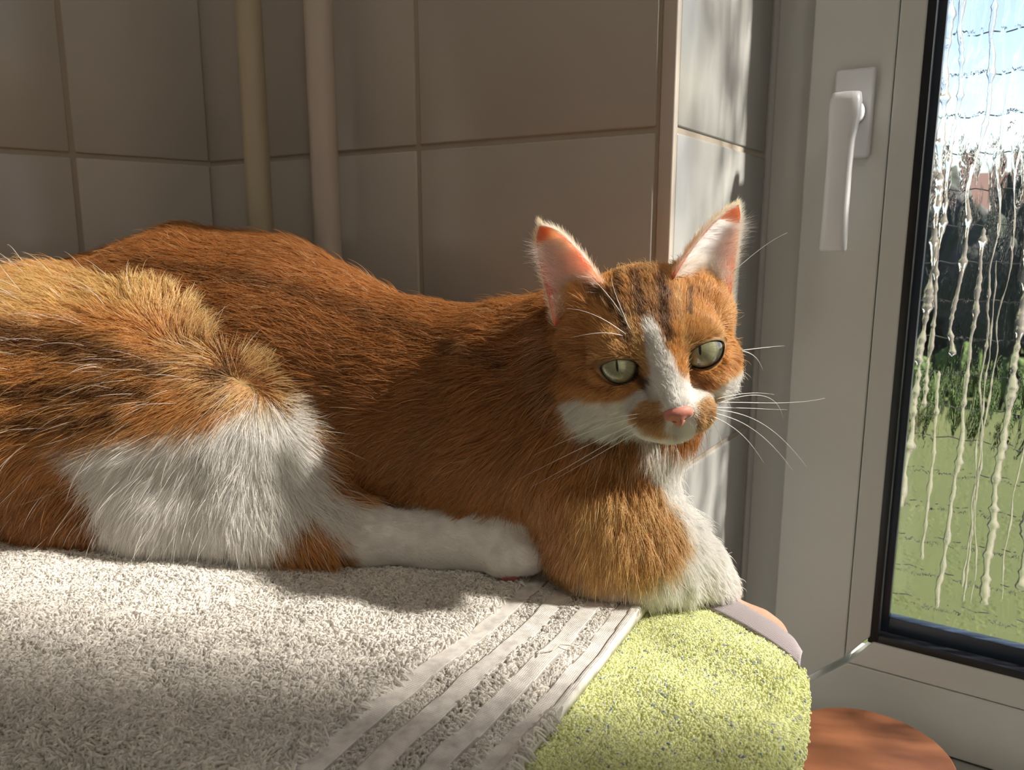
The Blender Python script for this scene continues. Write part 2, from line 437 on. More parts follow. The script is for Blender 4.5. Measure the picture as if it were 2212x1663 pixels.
# ------------------------------------------------------------------ unseen fill lamp, added on the ceiling to brighten the walls
fill_at = np.array([.25, -.55, CEIL_Z])
lp = empty('fill_lamp', fill_at); tag(lp, 'unseen round fill lamp added above and behind the viewer', 'lamp')
tube_obj('fill_lamp_base', [fill_at, fill_at - UZ * .03], .09, PVC, lp, 32)
lm = bpy.data.materials.new('fill_lamp_glow'); lm.use_nodes = True
lm.node_tree.nodes['Principled BSDF'].inputs['Emission Color'].default_value = (1.0, .92, .81, 1)
lm.node_tree.nodes['Principled BSDF'].inputs['Emission Strength'].default_value = FILL_LAMP
bm = bmesh.new(); bmesh.ops.create_uvsphere(bm, u_segments=32, v_segments=16, radius=.16, matrix=Matrix.Translation((0, 0, -.10)) @ Matrix.Diagonal((1, 1, .55, 1)))
me = bpy.data.meshes.new('fill_lamp_shade'); bm.to_mesh(me); bm.free(); me.materials.append(lm); link(bpy.data.objects.new('fill_lamp_shade', me), lp)

# ------------------------------------------------------------------ pipes in the corner
def pipe(px, off, r, m, label):
    p = PL(px, 300, T0 + INN * off, NO)
    root = empty('heating_pipe', (p[0], p[1], FLOOR_Z)); tag(root, label, 'pipe')
    tube_obj('pipe_body', [(p[0], p[1], z) for z in np.linspace(FLOOR_Z, CEIL_Z, 12)], r, m, root, 32)
    for z in (-.45, 1.1):
        tube_obj('pipe_collar', [(p[0], p[1], z), (p[0], p[1], z + .02)], r + .003, m, root, 32)
        tube_obj('wall_bracket', [np.array([p[0], p[1], z + .01]) + NO * (r * .5), np.array([p[0], p[1], z + .01]) + NO * (off - .002)], .004, m, root, 10)
    return root
pipe(699, .030, .0120, PIPE, 'thicker pinkish cream pipe standing before the tiled wall behind the cat')
pipe(553, .045, .0112, PIPE2, 'dull yellowish pipe nearest the tiled wall corner')
# ================================================================== OUTSIDE
GZ = -1.35
LAWN = mat('lawn', (.050, .064, .020), .9, .2, bump=(40, .6, .03), var=(1.2, .8, (.072, .082, .028)))
HEDGE = mat('dark_hedge', (.035, .05, .03), .9, .2, bump=(6, .8, .1), var=(2.5, .9, (.075, .07, .085)))
SHRUB = mat('green_shrub', (.05, .085, .022), .9, .2, bump=(8, .8, .1), var=(4, .8, (.08, .11, .035)))
ROOFM = mat('roof_brown', (.12, .07, .055), .8, .3)
HWALL = mat('house_wall', (.20, .17, .17), .8, .3)
HGLASS = mat('house_glass', (.04, .05, .06), .1, .5)
BARK = mat('bark', (.09, .07, .055), .9, .2, bump=(20, .8, .02))
WIREM = mat('dark_wire', (.03, .03, .03), .5, .5)
def outdir(px):                       # ground direction seen in the pane at a picture column
    d = ray(px, 600); d = np.array([d[0], d[1], 0]); return d / np.linalg.norm(d)
PERP = lambda d: np.array([d[1], -d[0], 0])
lw = prism_obj('lawn', [E0 + NO * .45 - WD * 40, E0 + NO * .45 + WD * 40, E0 + NO * 70 + WD * 40, E0 + NO * 70 - WD * 40], GZ - .05, GZ, LAWN)
tag(lw, kind='structure')

def blob(name, m, c, rx, ry, rz, seed, parent=None, sub=4, rough=.22, f=1.2):
    bm = bmesh.new(); bmesh.ops.create_icosphere(bm, subdivisions=sub, radius=1)
    P = np.array([v.co for v in bm.verts]); bm.verts.ensure_lookup_table()
    d = 1 + rough * snoise(P, f, seed, 4)
    for v, k in zip(bm.verts, d): v.co = Vector((v.co.x * rx * k + c[0], v.co.y * ry * k + c[1], v.co.z * rz * k + c[2]))
    me = bpy.data.meshes.new(name); bm.to_mesh(me); bm.free(); me.materials.append(m)
    me.polygons.foreach_set('use_smooth', [True] * len(me.polygons))
    return link(bpy.data.objects.new(name, me), parent)
def shrub(name, px, dist, w, h, m, seed, label, group, trunk=True):
    p = outdir(px) * dist
    root = empty(name, (p[0], p[1], GZ)); tag(root, label, 'shrub', group)
    blob('foliage', m, (0, 0, h * .52), w / 2, w / 2, h * .5, seed, root)
    blob('foliage', m, (w * .22, -.1, h * .34), w / 3, w / 3, h * .36, seed + 50, root, 3)
    V, Fs = tube_geo([(0, 0, 0), (0, 0, h * .3)], [.06, .04], 7); mesh_obj('stem', V, Fs, BARK, root, True)
    return root
hd_lab = ['dark evergreen hedge bush nearest the window handle side', 'tall dark hedge bush beside the leftmost one', 'low dark hedge bush in the middle of the garden edge',
          'rounded dark hedge bush right of the low one', 'dark hedge bush at the right edge of the pane']
for i, (px, dist, w, h) in enumerate(((1900, 10.9, .84, 2.0), (2005, 12.6, 1.0, 2.4), (2110, 10.9, .84, 1.8), (2215, 12.6, 1.0, 2.5), (2340, 10.9, .95, 2.0))):
    shrub('hedge_bush', px, dist, w, h, HEDGE, 20 + i, hd_lab[i], 'hedge bushes along the garden edge')
hb_ = outdir(2150) * 14.5; hu = PERP(outdir(2150)); hv = outdir(2150)
xs_ = np.linspace(-9, 16, 90); prof = [(-.45, 0), (-.5, .5), (-.48, 1.0), (-.42, 1.45), (-.15, 1.62), (.2, 1.6), (.45, 1.3), (.5, 0)]
hv3 = np.array([[hb_ + UZ * GZ + hu * x + hv * b + UZ * c for b, c in prof] for x in xs_]).reshape(-1, 3)
hv3[:, :2] += .12 * snoise(hv3, .9, 61, 3)[:, None] * hv[None, :2]; hv3[:, 2] += .16 * snoise(hv3, .6, 62, 4) * (hv3[:, 2] > GZ + .2)
ih = np.arange(len(xs_) * len(prof)).reshape(len(xs_), len(prof))
lh = np_mesh('long_hedge', hv3, np.stack([ih[:-1, :-1], ih[1:, :-1], ih[1:, 1:], ih[:-1, 1:]], -1).reshape(-1, 4), HEDGE)
tag(lh, 'long dark hedge running across the far end of the lawn', 'hedge')
sh_lab = ['small light green bush at the left foot of the hedge', 'small light green bush under the low hedge bush', 'small light green bush at the right foot of the hedge']
for i, (px, w, h) in enumerate(((1985, .40, .42), (2090, .48, .5), (2205, .44, .45))):
    shrub('green_bush', px, 8.6 + .45 * (i % 2), w, h, SHRUB, 40 + i, sh_lab[i], 'small green bushes before the hedge')
# neighbour's house behind the hedge
hp = outdir(2075) * 19; hx = PERP(outdir(2075)); hf = outdir(2075)
house = empty('neighbour_house', (hp[0], hp[1], GZ)); tag(house, 'dark house with a brown gable roof behind the hedge', 'house')
box_obj('wall', HWALL, hp + UZ * GZ, hx, hf, UZ, (-2.2, 2.6, 0, 5, 0, 2.0), house)
rv = [hp + UZ * GZ + hx * a + hf * b + UZ * c for a, b, c in ((-2.5, -.3, 1.95), (2.9, -.3, 1.95), (2.9, 5.3, 1.95), (-2.5, 5.3, 1.95), (-1.2, 2.5, 3.0), (1.6, 2.5, 3.0))]
mesh_obj('roof', world_to(house, rv), [(0, 1, 5, 4), (1, 2, 5), (2, 3, 4, 5), (3, 0, 4), (3, 2, 1, 0)], ROOFM, house)
for a in (-1.4, .2, 1.5):
    fr = box_obj('window', PVC, hp + UZ * GZ, hx, hf, UZ, (a - .1, a + .7, -.04, .05, .8, 1.7), house)
    o = box_obj('pane', HGLASS, hp + UZ * GZ, hx, hf, UZ, (a - .04, a + .64, -.06, -.03, .86, 1.64), house); o.parent = fr
# wires of a safety net stretched outside the window
net = empty('safety_net', E0 + NO * .115 + UZ * WIN_ZB); tag(net, 'thin dark wires strung level outside the wet window pane', 'net')
NETN = .115
k = 0; z = WIN_ZB + .03
while z < WIN_ZT - .02:
    uu = np.linspace(.005, U1 - .005, 240)
    pts = [E0 + NO * (NETN + .0012 * math.sin(u * 260)) + WD * u + UZ * (z + .0012 * math.cos(u * 260) + .002 * math.sin(u * 9 + k)) for u in uu]
    tube_obj('wire', pts, .0006, WIREM, net, 5); z += .034; k += 1
for u in (.004, U1 - .004):
    tube_obj('side_rod', [E0 + NO * NETN + WD * u + UZ * WIN_ZB, E0 + NO * NETN + WD * u + UZ * WIN_ZT], .003, WIREM, net, 8)

# ================================================================== round wooden stand on the sill
WOOD = mat('brown_wood', (.22, .085, .038), .45, .4, bump=(60, .08, .002), var=(22, .7, (.16, .058, .026)))
dz = -.196
dc = np.array([.2925, .578]); dr = .0645
st = empty('round_stand', (dc[0], dc[1], WIN_ZB)); tag(st, 'round brown wooden disc standing low on the sill beside the green towel', 'stand')
bm = bmesh.new(); bmesh.ops.create_cone(bm, cap_ends=True, segments=96, radius1=dr - .001, radius2=dr, depth=.010, matrix=Matrix.Translation((0, 0, dz - .005 - WIN_ZB)))
bmesh.ops.bevel(bm, geom=[e for e in bm.edges if len(e.link_faces) == 2 and e.calc_face_angle() > .7], offset=.002, segments=3, profile=.5, affect='EDGES')
me = bpy.data.meshes.new('disc_top'); bm.to_mesh(me); bm.free(); me.materials.append(WOOD)
link(bpy.data.objects.new('disc_top', me), st)
for a in (30, 150, 270):
    q = np.array([math.cos(math.radians(a)), math.sin(math.radians(a)), 0]) * .036
    tube_obj('foot', [np.array([dc[0], dc[1], WIN_ZB]) + q * 1.1, np.array([dc[0], dc[1], dz - .009]) + q], [.006, .007], WOOD, st, 14)

# ================================================================== TOWELS
HO = PZ(1375, 1325, 0)[:2]; HDIR = np.array([.477, .879]); HNRM = np.array([.879, -.477])   # edge of the grey towel
HDIR /= np.linalg.norm(HDIR); HNRM = np.array([HDIR[1], -HDIR[0]])
RL0, RL1 = PZ(0, 1470, 0)[:2], PZ(700, 1640, 0)[:2]                                         # where the stack rolls over its front edge
RLD = (RL1 - RL0) / np.linalg.norm(RL1 - RL0); RLN = np.array([RLD[1], -RLD[0]])            # points towards the viewer
RR = .045
def undul(P2):
    P3 = np.c_[P2, np.zeros(len(P2))]
    return .0017 * snoise(P3, 9, 3, 2) + .0007 * snoise(P3, 30, 4, 1)
def bend(P2, hgt):
    """flat sheet point (x, y) and height above the sheet -> world, rolled over the front edge"""
    P2 = np.asarray(P2, float); f = (P2 - RL0) @ RLN
    s = np.clip(f, 0, None); s = s + 0
    th = np.clip(s / RR, 0, 1.35); ex = np.clip(s - RR * 1.35, 0, None)
    hor = (RR + hgt) * np.sin(th) + ex * math.cos(1.35)
    ver = -(RR) + (RR + hgt) * np.cos(th) - ex * math.sin(1.35)
    base = P2 - RLN[None, :] * s[:, None]
    out = np.c_[base + RLN[None, :] * hor[:, None], ver]
    return out
# profile of the grey towel across its borders: (distance from edge, kind)
BANDS = [(.0795, .0665, 'flat'), (.0665, .0560, 'pile'), (.0560, .0430, 'flat'), (.0430, .0335, 'pile2'), (.0335, .0215, 'flat'), (.0215, .0145, 'pile'), (.0145, 0, 'hem')]
def towel_kind(P2):
    d = -(P2 - HO) @ HNRM - .0016 * np.sin(((P2 - HO) @ HDIR) * 30)
    k = np.zeros(len(P2), int)                     # 0 main pile
    for a, b, t in BANDS: k[(d < a) & (d >= b)] = {'flat': 1, 'pile': 2, 'pile2': 3, 'hem': 4}[t]
    return k, d
def towel_h(P2):
    k, d = towel_kind(P2)
    h = np.where(k == 0, -.0042, np.where((k == 1), -.0006, np.where(k == 2, -.0046, np.where(k == 3, -.0032, -.0022))))
    h = np.where((k == 4) & (d < .005), -.0006, h)
    return h
GREY = mat('grey_cotton', (.42, .395, .36), .95, .15, bump=(900, .5, .0008), var=(60, .35, (.36, .34, .31)), sheen=.3)
WEAVE = bpy.data.materials.new('grey_weave'); WEAVE.use_nodes = True
n, l = WEAVE.node_tree.nodes, WEAVE.node_tree.links; b = n['Principled BSDF']; b.inputs['Roughness'].default_value = .95; b.inputs['Specular IOR Level'].default_value = .15
tc = n.new('ShaderNodeTexCoord'); mp = n.new('ShaderNodeMapping'); mp.inputs['Rotation'].default_value = (0, 0, -math.atan2(HDIR[1], HDIR[0]))
wv = n.new('ShaderNodeTexWave'); wv.wave_type = 'BANDS'; wv.bands_direction = 'X'; wv.inputs['Scale'].default_value = 260; wv.inputs['Distortion'].default_value = 1.5
wv2 = n.new('ShaderNodeTexWave'); wv2.wave_type = 'BANDS'; wv2.bands_direction = 'Y'; wv2.inputs['Scale'].default_value = 300; wv2.inputs['Distortion'].default_value = 1.0
mu = n.new('ShaderNodeMath'); mu.operation = 'MULTIPLY'; bp = n.new('ShaderNodeBump'); bp.inputs['Strength'].default_value = .45; bp.inputs['Distance'].default_value = .0006
nz = n.new('ShaderNodeTexNoise'); nz.inputs['Scale'].default_value = 140; rp = n.new('ShaderNodeValToRGB')
rp.color_ramp.elements[0].position = .3; rp.color_ramp.elements[0].color = (.58, .55, .52, 1); rp.color_ramp.elements[1].position = .62; rp.color_ramp.elements[1].color = (.82, .785, .74, 1)
l.new(tc.outputs['Object'], mp.inputs[0]); l.new(mp.outputs[0], wv.inputs['Vector']); l.new(mp.outputs[0], wv2.inputs['Vector']); l.new(wv.outputs['Fac'], mu.inputs[0]); l.new(wv2.outputs['Fac'], mu.inputs[1])
l.new(mu.outputs[0], bp.inputs['Height']); l.new(bp.outputs[0], b.inputs['Normal']); l.new(mp.outputs[0], nz.inputs['Vector']); l.new(nz.outputs['Fac'], rp.inputs[0]); l.new(rp.outputs[0], b.inputs['Base Color'])

# sheet coordinates: d = distance from the hem edge, a = along the edge; limited by the wall behind
def back_limit(P2, gap=.03):                         # signed distance behind the limit line near the wall
    return (P2 - T0[:2]) @ NO[:2] + gap
DMAX = .50
dd = np.unique(np.r_[np.linspace(0, .082, 83), np.linspace(.082, DMAX, 120)])
a_front = -.36
def a_back(d):                                       # along-edge reach up to the wall (or the window recess edge)
    p = HO - HNRM * d
    lim = (-.085 - (p - T0[:2]) @ NO[:2]) / (HDIR @ NO[:2])
    return min(lim, .085 + d * .55) if d < .25 else lim
NA = 170
V2 = np.array([[HO - HNRM * d + HDIR * (a_front + (a_back(d) - a_front) * t) for t in np.linspace(0, 1, NA)] for d in dd]).reshape(-1, 2)
top = bend(V2, towel_h(V2) + undul(V2)); bot = bend(V2, towel_h(V2) * 0 - .0075 + .3 * undul(V2))
ND = len(dd); idx = np.arange(ND * NA).reshape(ND, NA)
Q = np.stack([idx[:-1, :-1], idx[:-1, 1:], idx[1:, 1:], idx[1:, :-1]], -1).reshape(-1, 4)
off = ND * NA
rim = []
for line in (idx[0, :], idx[-1, :][::-1], idx[:, 0][::-1], idx[:, -1]):
    rim.append(np.stack([line[:-1], line[:-1] + off, line[1:] + off, line[1:]], -1))
tk, td = towel_kind(V2)
greyt = empty('grey_towel', (HO[0] - .2, HO[1] + .1, -.0075)); tag(greyt, 'grey terry towel with woven border stripes under the cat', 'towel')
base = np_mesh('cloth', world_to(greyt, np.r_[top, bot]), np.r_[Q, Q[:, ::-1] + off, *rim], GREY, greyt)
base.data.materials.append(WEAVE)
mi = np.zeros(len(base.data.polygons), np.int32); tq = tk[Q[:, 0]]; mi[:len(Q)] = ((tq == 1) | (tq == 4)).astype(np.int32)
mi[2 * len(Q):] = 1
base.data.polygons.foreach_set('material_index', mi)

def make_curves(name, PTS, RAD, COLR, m, parent=None):
    """PTS (n,k,3), RAD (n,k), COLR (n,k,3) -> one hair curves object"""
    n_, k_ = PTS.shape[:2]
    cu = bpy.data.hair_curves.new(name); cu.add_curves([k_] * n_)
    if parent is not None: PTS = PTS - np.array(parent.location)
    cu.attributes['position'].data.foreach_set('vector', np.ascontiguousarray(PTS, np.float32).ravel())
    ra = cu.attributes.get('radius') or cu.attributes.new('radius', 'FLOAT', 'POINT')
    ra.data.foreach_set('value', np.ascontiguousarray(RAD, np.float32).ravel())
    ca = cu.attributes.new('fibre', 'FLOAT_COLOR', 'POINT')
    ca.data.foreach_set('color', np.concatenate([COLR, np.ones((n_, k_, 1))], -1).astype(np.float32).ravel())
    cu.materials.append(m)
    return link(bpy.data.objects.new(name, cu), parent)
def fibre_mat(name, rough=.8, trans=.25):
    m = bpy.data.materials.new(name); m.use_nodes = True
    n, l = m.node_tree.nodes, m.node_tree.links; n.clear()
    out = n.new('ShaderNodeOutputMaterial'); a = n.new('ShaderNodeAttribute'); a.attribute_name = 'fibre'
    d = n.new('ShaderNodeBsdfDiffuse'); t = n.new('ShaderNodeBsdfTranslucent'); mx = n.new('ShaderNodeMixShader'); mx.inputs[0].default_value = trans
    l.new(a.outputs['Color'], d.inputs[0]); l.new(a.outputs['Color'], t.inputs[0]); l.new(d.outputs[0], mx.inputs[1]); l.new(t.outputs[0], mx.inputs[2]); l.new(mx.outputs[0], out.inputs[0])
    return m
TERRY = fibre_mat('terry_fibre')
def loops(P2, hmap, H, R, colf, seed, nk=7, lean=1.0, bendf=bend):
    """terry loops: every loop rises, curls over and comes down again"""
    r = np.random.default_rng(seed); N = len(P2)
    P3 = np.c_[P2, np.zeros(N)]
    ang = 2 * math.pi * r.random(N) * .35 + 3.1 * snoise(P3, 26, seed, 2)
    dirn = np.c_[np.cos(ang), np.sin(ang)]; side = np.c_[-dirn[:, 1], dirn[:, 0]]
    Hh = H * r.uniform(.65, 1.25, N); wd = H * r.uniform(.45, .9, N) * lean
    t = np.linspace(0, 1, nk); out = np.zeros((N, nk, 3))
    sw = r.normal(0, .25, N)
    for j, tj in enumerate(t):
        fwd = wd * (1.5 * tj - .55 * np.sin(math.pi * tj)); up = Hh * np.sin(math.pi * min(tj * .93, 1)) ** .75
        q = P2 + dirn * fwd[:, None] + side * (sw * Hh * math.sin(math.pi * tj))[:, None]
        out[:, j] = bendf(q, hmap + up)
    rad = np.repeat((R * r.uniform(.8, 1.25, N))[:, None], nk, 1); rad[:, -1] *= .6
    c = colf(P2, r); c = np.repeat(c[:, None, :], nk, 1)
    return out, rad, c
def grey_col(P2, r):
    b_ = np.array([.86, .825, .775]); v = r.uniform(.70, 1.10, len(P2)) * (1 + .05 * snoise(np.c_[P2, P2[:, 0] * 0], 25, 8, 2))
    return b_ * v[:, None]
# sample the sheet where the pile grows
def sample_sheet(n):
    d = rng.random(n) * DMAX; t = rng.random(n)
    ab = np.array([a_back(x) for x in np.linspace(0, DMAX, 400)]); abd = np.interp(d, np.linspace(0, DMAX, 400), ab)
    a = a_front + (abd - a_front) * t
    return HO - HNRM * d[:, None] + HDIR * a[:, None]
def in_view(P2, pad=420):
    x, y = proj(bend(P2, np.zeros(len(P2)))); f = (P2 - RL0) @ RLN
    return (x > -pad) & (x < IMW + pad) & (y < IMH + pad) & (f < .11)
S = sample_sheet(215000); S = S[in_view(S)]
k_, d_ = towel_kind(S); dist = np.linalg.norm(S, axis=1)
main = S[(k_ == 0)]
o1 = loops(main, towel_h(main) + undul(main), .0054, .00056, grey_col, 1)
st2 = S[(k_ == 2)]; st3 = S[(k_ == 3) & (rng.random(len(S)) < .55)]
o2 = loops(st2, towel_h(st2) + undul(st2), .0032, .00045, grey_col, 2, lean=1.2)
o3 = loops(st3, towel_h(st3) + undul(st3), .0030, .00045, grey_col, 3, lean=1.2)
pile = make_curves('terry_pile', np.concatenate([o1[0], o2[0], o3[0]]), np.concatenate([o1[1], o2[1], o3[1]]), np.concatenate([o1[2], o2[2], o3[2]]), TERRY, greyt)
tag(pile, kind='stuff')
# loose thread on the border
th = [PZ(600 + x / 3.16, 1200 + y / 3.16, .0015 + .001 * (i % 2)) for i, (x, y) in enumerate(((1770, 690), (1790, 650), (1830, 655), (1880, 640), (1930, 605), (1990, 612), (2060, 625)))]
tube_obj('loose_thread', th, .0004, mat('thread', (.66, .62, .55), .9, .1), greyt, 6)

# ---- green towel below, its hem along the back edge, hanging over at the right
GTOP = -.0105
HEMO = [PZ(x, y, GTOP) for x, y in ((1395, 1236), (1440, 1250), (1490, 1268), (1551, 1283), (1612, 1315), (1673, 1350), (1714, 1379), (1732, 1411))]
HEMI = [PZ(x, y, GTOP) for x, y in ((1372, 1262), (1418, 1272), (1469, 1288), (1551, 1323), (1612, 1355), (1660, 1386), (1700, 1416), (1727, 1446))]
SIDE = [PZ(x, y, GTOP) for x, y in ((1733, 1470), (1727, 1520), (1712, 1580), (1697, 1625), (1680, 1672), (1655, 1760), (1630, 1900), (1600, 2100))]
def resample(pts, n_):
    pts = np.asarray(pts, float); s = np.r_[0, np.cumsum(np.linalg.norm(np.diff(pts, axis=0), axis=1))]
    return np.stack([np.interp(np.linspace(0, s[-1], n_), s, pts[:, i]) for i in range(pts.shape[1])], 1)
def smooth_line(p, it=6):
    p = p.copy()
    for _ in range(it): p[1:-1] = (p[:-2] + 2 * p[1:-1] + p[2:]) / 4
    return p
NB = 150
outer = smooth_line(resample(HEMI + SIDE, NB), 10)[:, :2]
inner0 = HO - HNRM * .05
inner = np.array([inner0 + HDIR * (.09 - (.09 + .33) * t) for t in np.linspace(0, 1, NB)])
NT = 80
tt = np.linspace(0, 1, NT)
G2 = inner[:, None, :] * (1 - tt)[None, :, None] + outer[:, None, :] * tt[None, :, None]
def gund(P2):
    P3 = np.c_[P2, np.zeros(len(P2))]
    u = (P2 - HO) @ HDIR
    return .0016 * np.sin(u * 95 + 3 * ((P2 - HO) @ HNRM) * 8) * np.clip(((P2 - HO) @ HNRM) / .03, 0, 1) + .0008 * snoise(P3, 14, 6, 2)
gv = G2.reshape(-1, 2); gz = (GTOP + gund(gv)).reshape(NB, NT)
edge_drop = np.clip((tt - .9) / .1, 0, 1)[None, :] ** 2 * .004
rowmask = (np.arange(NB) / NB > .42).astype(float); rowmask = np.convolve(rowmask, np.ones(15) / 15, 'same')
gz = gz - edge_drop * rowmask[:, None]
P = bend(gv, gz.ravel()).reshape(NB, NT, 3)
drops = []
nrm_o = np.gradient(outer, axis=0); nrm_o = np.c_[-nrm_o[:, 1], nrm_o[:, 0]]; nrm_o /= np.linalg.norm(nrm_o, axis=1)[:, None]
cen = outer.mean(0) * .5 + inner.mean(0) * .5
if ((outer - cen) * nrm_o).sum() < 0: nrm_o = -nrm_o
for j, (o_, z_) in enumerate(((.0020, -.003), (.0030, -.008), (.0028, -.016), (.001, -.03), (-.003, -.055), (-.007, -.085), (-.010, -.115))):
    drops.append(np.concatenate([P[:, NT - 1, :2] + nrm_o * o_ * rowmask[:, None], (P[:, NT - 1, 2] + z_ * rowmask - .0005 * (j + 1))[:, None]], -1)[:, None, :])
P = np.concatenate([P] + drops, 1)
NT2 = P.shape[1]; idx = np.arange(NB * NT2).reshape(NB, NT2)
Q = np.stack([idx[:-1, :-1], idx[1:, :-1], idx[1:, 1:], idx[:-1, 1:]], -1).reshape(-1, 4)
greent = empty('green_towel', (HO[0] + .05, HO[1] - .05, -.02)); tag(greent, 'lime green flecked towel hanging over the edge beside the window', 'towel')
GREEN = mat('green_cotton', (.64, .68, .34), .95, .15, bump=(700, .6, .001), var=(400, .4, (.54, .59, .26)), sheen=.3)
gc = np_mesh('cloth', world_to(greent, P.reshape(-1, 3)), Q, GREEN, greent)
so_ = gc.modifiers.new('thickness', 'SOLIDIFY'); so_.thickness = .003; so_.offset = -1
# small loops in rows
def gsurf(P2, hgt):
    P2 = np.asarray(P2, float)
    return bend(P2, GTOP + gund(P2) + hgt)
iu = rng.random(60000); iv = rng.random(60000)
ri = np.clip((iu * (NB - 1)).astype(int), 0, NB - 2); fr_ = (iu * (NB - 1)) - ri
rv_ = np.round(iv * 95) / 95 + rng.normal(0, .0016, len(iv))
pin = inner[ri] * (1 - fr_)[:, None] + inner[ri + 1] * fr_[:, None]; pout = outer[ri] * (1 - fr_)[:, None] + outer[ri + 1] * fr_[:, None]
gp = pin * (1 - rv_)[:, None] + pout * rv_[:, None]
dd_ = (gp - HO) @ HNRM
px_, py_ = proj(np.c_[gp, np.full(len(gp), GTOP)])
keep = (dd_ > -.004) & (py_ < IMH + 150) & (rv_ < .998)
gp, grv, gri = gp[keep], rv_[keep], (ri / NB)[keep]
def green_col(P2, r):
    c = np.array([.80, .83, .46]) * r.uniform(.8, 1.15, len(P2))[:, None]
    s_ = r.random(len(P2)); c[s_ < .022] = (.25, .32, .50); c[(s_ > .035) & (s_ < .07)] = (.62, .62, .55)
    return c
g3, gr, gcq = loops(gp, -.0002 - np.clip((grv - .9) / .1, 0, 1) ** 2 * .004 * np.interp(gri, np.arange(NB) / NB, rowmask), .0016, .00045, green_col, 9, nk=6, lean=1.2, bendf=gsurf)
# loops on the hanging side
nsd = 26000; su = rng.random(nsd); sv = rng.random(nsd) ** 1.4
ri = np.clip((su * (NB - 1)).astype(int), 0, NB - 2); rowp = P[ri][:, NT - 1:, :]
fv = sv * (rowp.shape[1] - 1.001); jv = fv.astype(int); fj = (fv - jv)[:, None]
sp = rowp[np.arange(nsd), jv] * (1 - fj) + rowp[np.arange(nsd), jv + 1] * fj
kk = rowmask[ri] > .3; sp = sp[kk]; no3 = np.c_[nrm_o[ri][kk], np.full(kk.sum(), .25)]
hl = rng.uniform(.0008, .0018, len(sp)); tl = rng.normal(0, .0007, (len(sp), 3))
s3 = np.stack([sp, sp + no3 * hl[:, None], sp + no3 * (hl * .9)[:, None] + tl, sp + tl * 1.7], 1)
scq = np.repeat(green_col(sp[:, :2], rng)[:, None, :], 4, 1); sr = np.full(s3.shape[:2], .00042)
pl = make_curves('terry_pile', g3, gr, gcq, TERRY, greent); tag(pl, kind='stuff')
pl2 = make_curves('side_pile', s3, sr, scq, TERRY, greent); tag(pl2, kind='stuff')
# hem, a woven lilac grey strip
def strip(name, A, B, zt, m, parent, nw=8, thick=.0022, bulge=.0008):
    A = smooth_line(resample(A, 60), 4); B = smooth_line(resample(B, 60), 4); rows = []
    for t in np.linspace(0, 1, nw):
        r_ = A * (1 - t) + B * t; r_[:, 2] = zt + bulge * math.sin(math.pi * t) + gund(r_[:, :2]) * .4
        rows.append(r_)
    V = np.array(rows).reshape(-1, 3); id_ = np.arange(nw * 60).reshape(nw, 60)
    Q_ = np.stack([id_[:-1, :-1], id_[:-1, 1:], id_[1:, 1:], id_[1:, :-1]], -1).reshape(-1, 4)
    o = np_mesh(name, world_to(parent, V), Q_, m, parent)
    md = o.modifiers.new('thickness', 'SOLIDIFY'); md.thickness = thick; md.offset = 0
    return o
HEMM = bpy.data.materials.new('lilac_weave'); HEMM.use_nodes = True
n, l = HEMM.node_tree.nodes, HEMM.node_tree.links; b = n['Principled BSDF']; b.inputs['Roughness'].default_value = .95
tc = n.new('ShaderNodeTexCoord'); wv = n.new('ShaderNodeTexWave'); wv.inputs['Scale'].default_value = 420; wv.inputs['Distortion'].default_value = 2.0; wv.bands_direction = 'DIAGONAL'
rp = n.new('ShaderNodeValToRGB'); rp.color_ramp.elements[0].color = (.40, .34, .38, 1); rp.color_ramp.elements[1].color = (.70, .63, .65, 1)
bp = n.new('ShaderNodeBump'); bp.inputs['Distance'].default_value = .0006
l.new(tc.outputs['Object'], wv.inputs['Vector']); l.new(wv.outputs['Fac'], rp.inputs[0]); l.new(rp.outputs[0], b.inputs['Base Color']); l.new(wv.outputs['Fac'], bp.inputs['Height']); l.new(bp.outputs[0], b.inputs['Normal'])
strip('hem', HEMI, HEMO, GTOP + .0006, HEMM, greent)
# peach coloured cloth folded underneath
PEACH = mat('peach_cotton', (.80, .42, .29), .95, .15, bump=(800, .6, .001), sheen=.3)
SAL = [PZ(x, y, -.014) for x, y in ((1520, 1262), (1580, 1290), (1612, 1306), (1655, 1322), (1690, 1348), (1700, 1362), (1706, 1380))]
sin_ = [p + np.array([-.05, -.05, 0]) for p in SAL]
peach = strip('peach_cloth', sin_, SAL, -.0165, PEACH, None, 14, .007, .0)
tag(peach, 'peach coloured cloth edge peeking out under the lilac hem of the green towel', 'towel')

# ---- what carries the towels: a plain cupboard, hidden below them
CUPB = mat('cupboard_white', (.62, .61, .58), .5, .4)
cpoly = [HO - HNRM * .47 + HDIR * .04, np.array([T0[0], T0[1]]) - NO[:2] * .045 - WD[:2] * .02, SAL[-1][:2] + np.array([-.012, .0]), np.array(SIDE[2][:2]) + np.array([-.02, 0]), np.array(SIDE[5][:2]) + np.array([-.025, 0])]
fl = RL0 + RLN * .012
cpoly += [RL1 + RLN * .018 + RLD * .02, RL0 + RLN * .018 - RLD * .22]
cup = empty('cupboard', (-.1, .45, FLOOR_Z)); tag(cup, 'plain white cupboard underneath the folded towels', 'cupboard')
prism_obj('top_board', cpoly, -.036, -.0215, CUPB, cup, bevel=.003)
cin = np.array(cpoly); cc = cin.mean(0); cin = cc + (cin - cc) * .96
prism_obj('body', cin, FLOOR_Z, -.036, CUPB, cup)
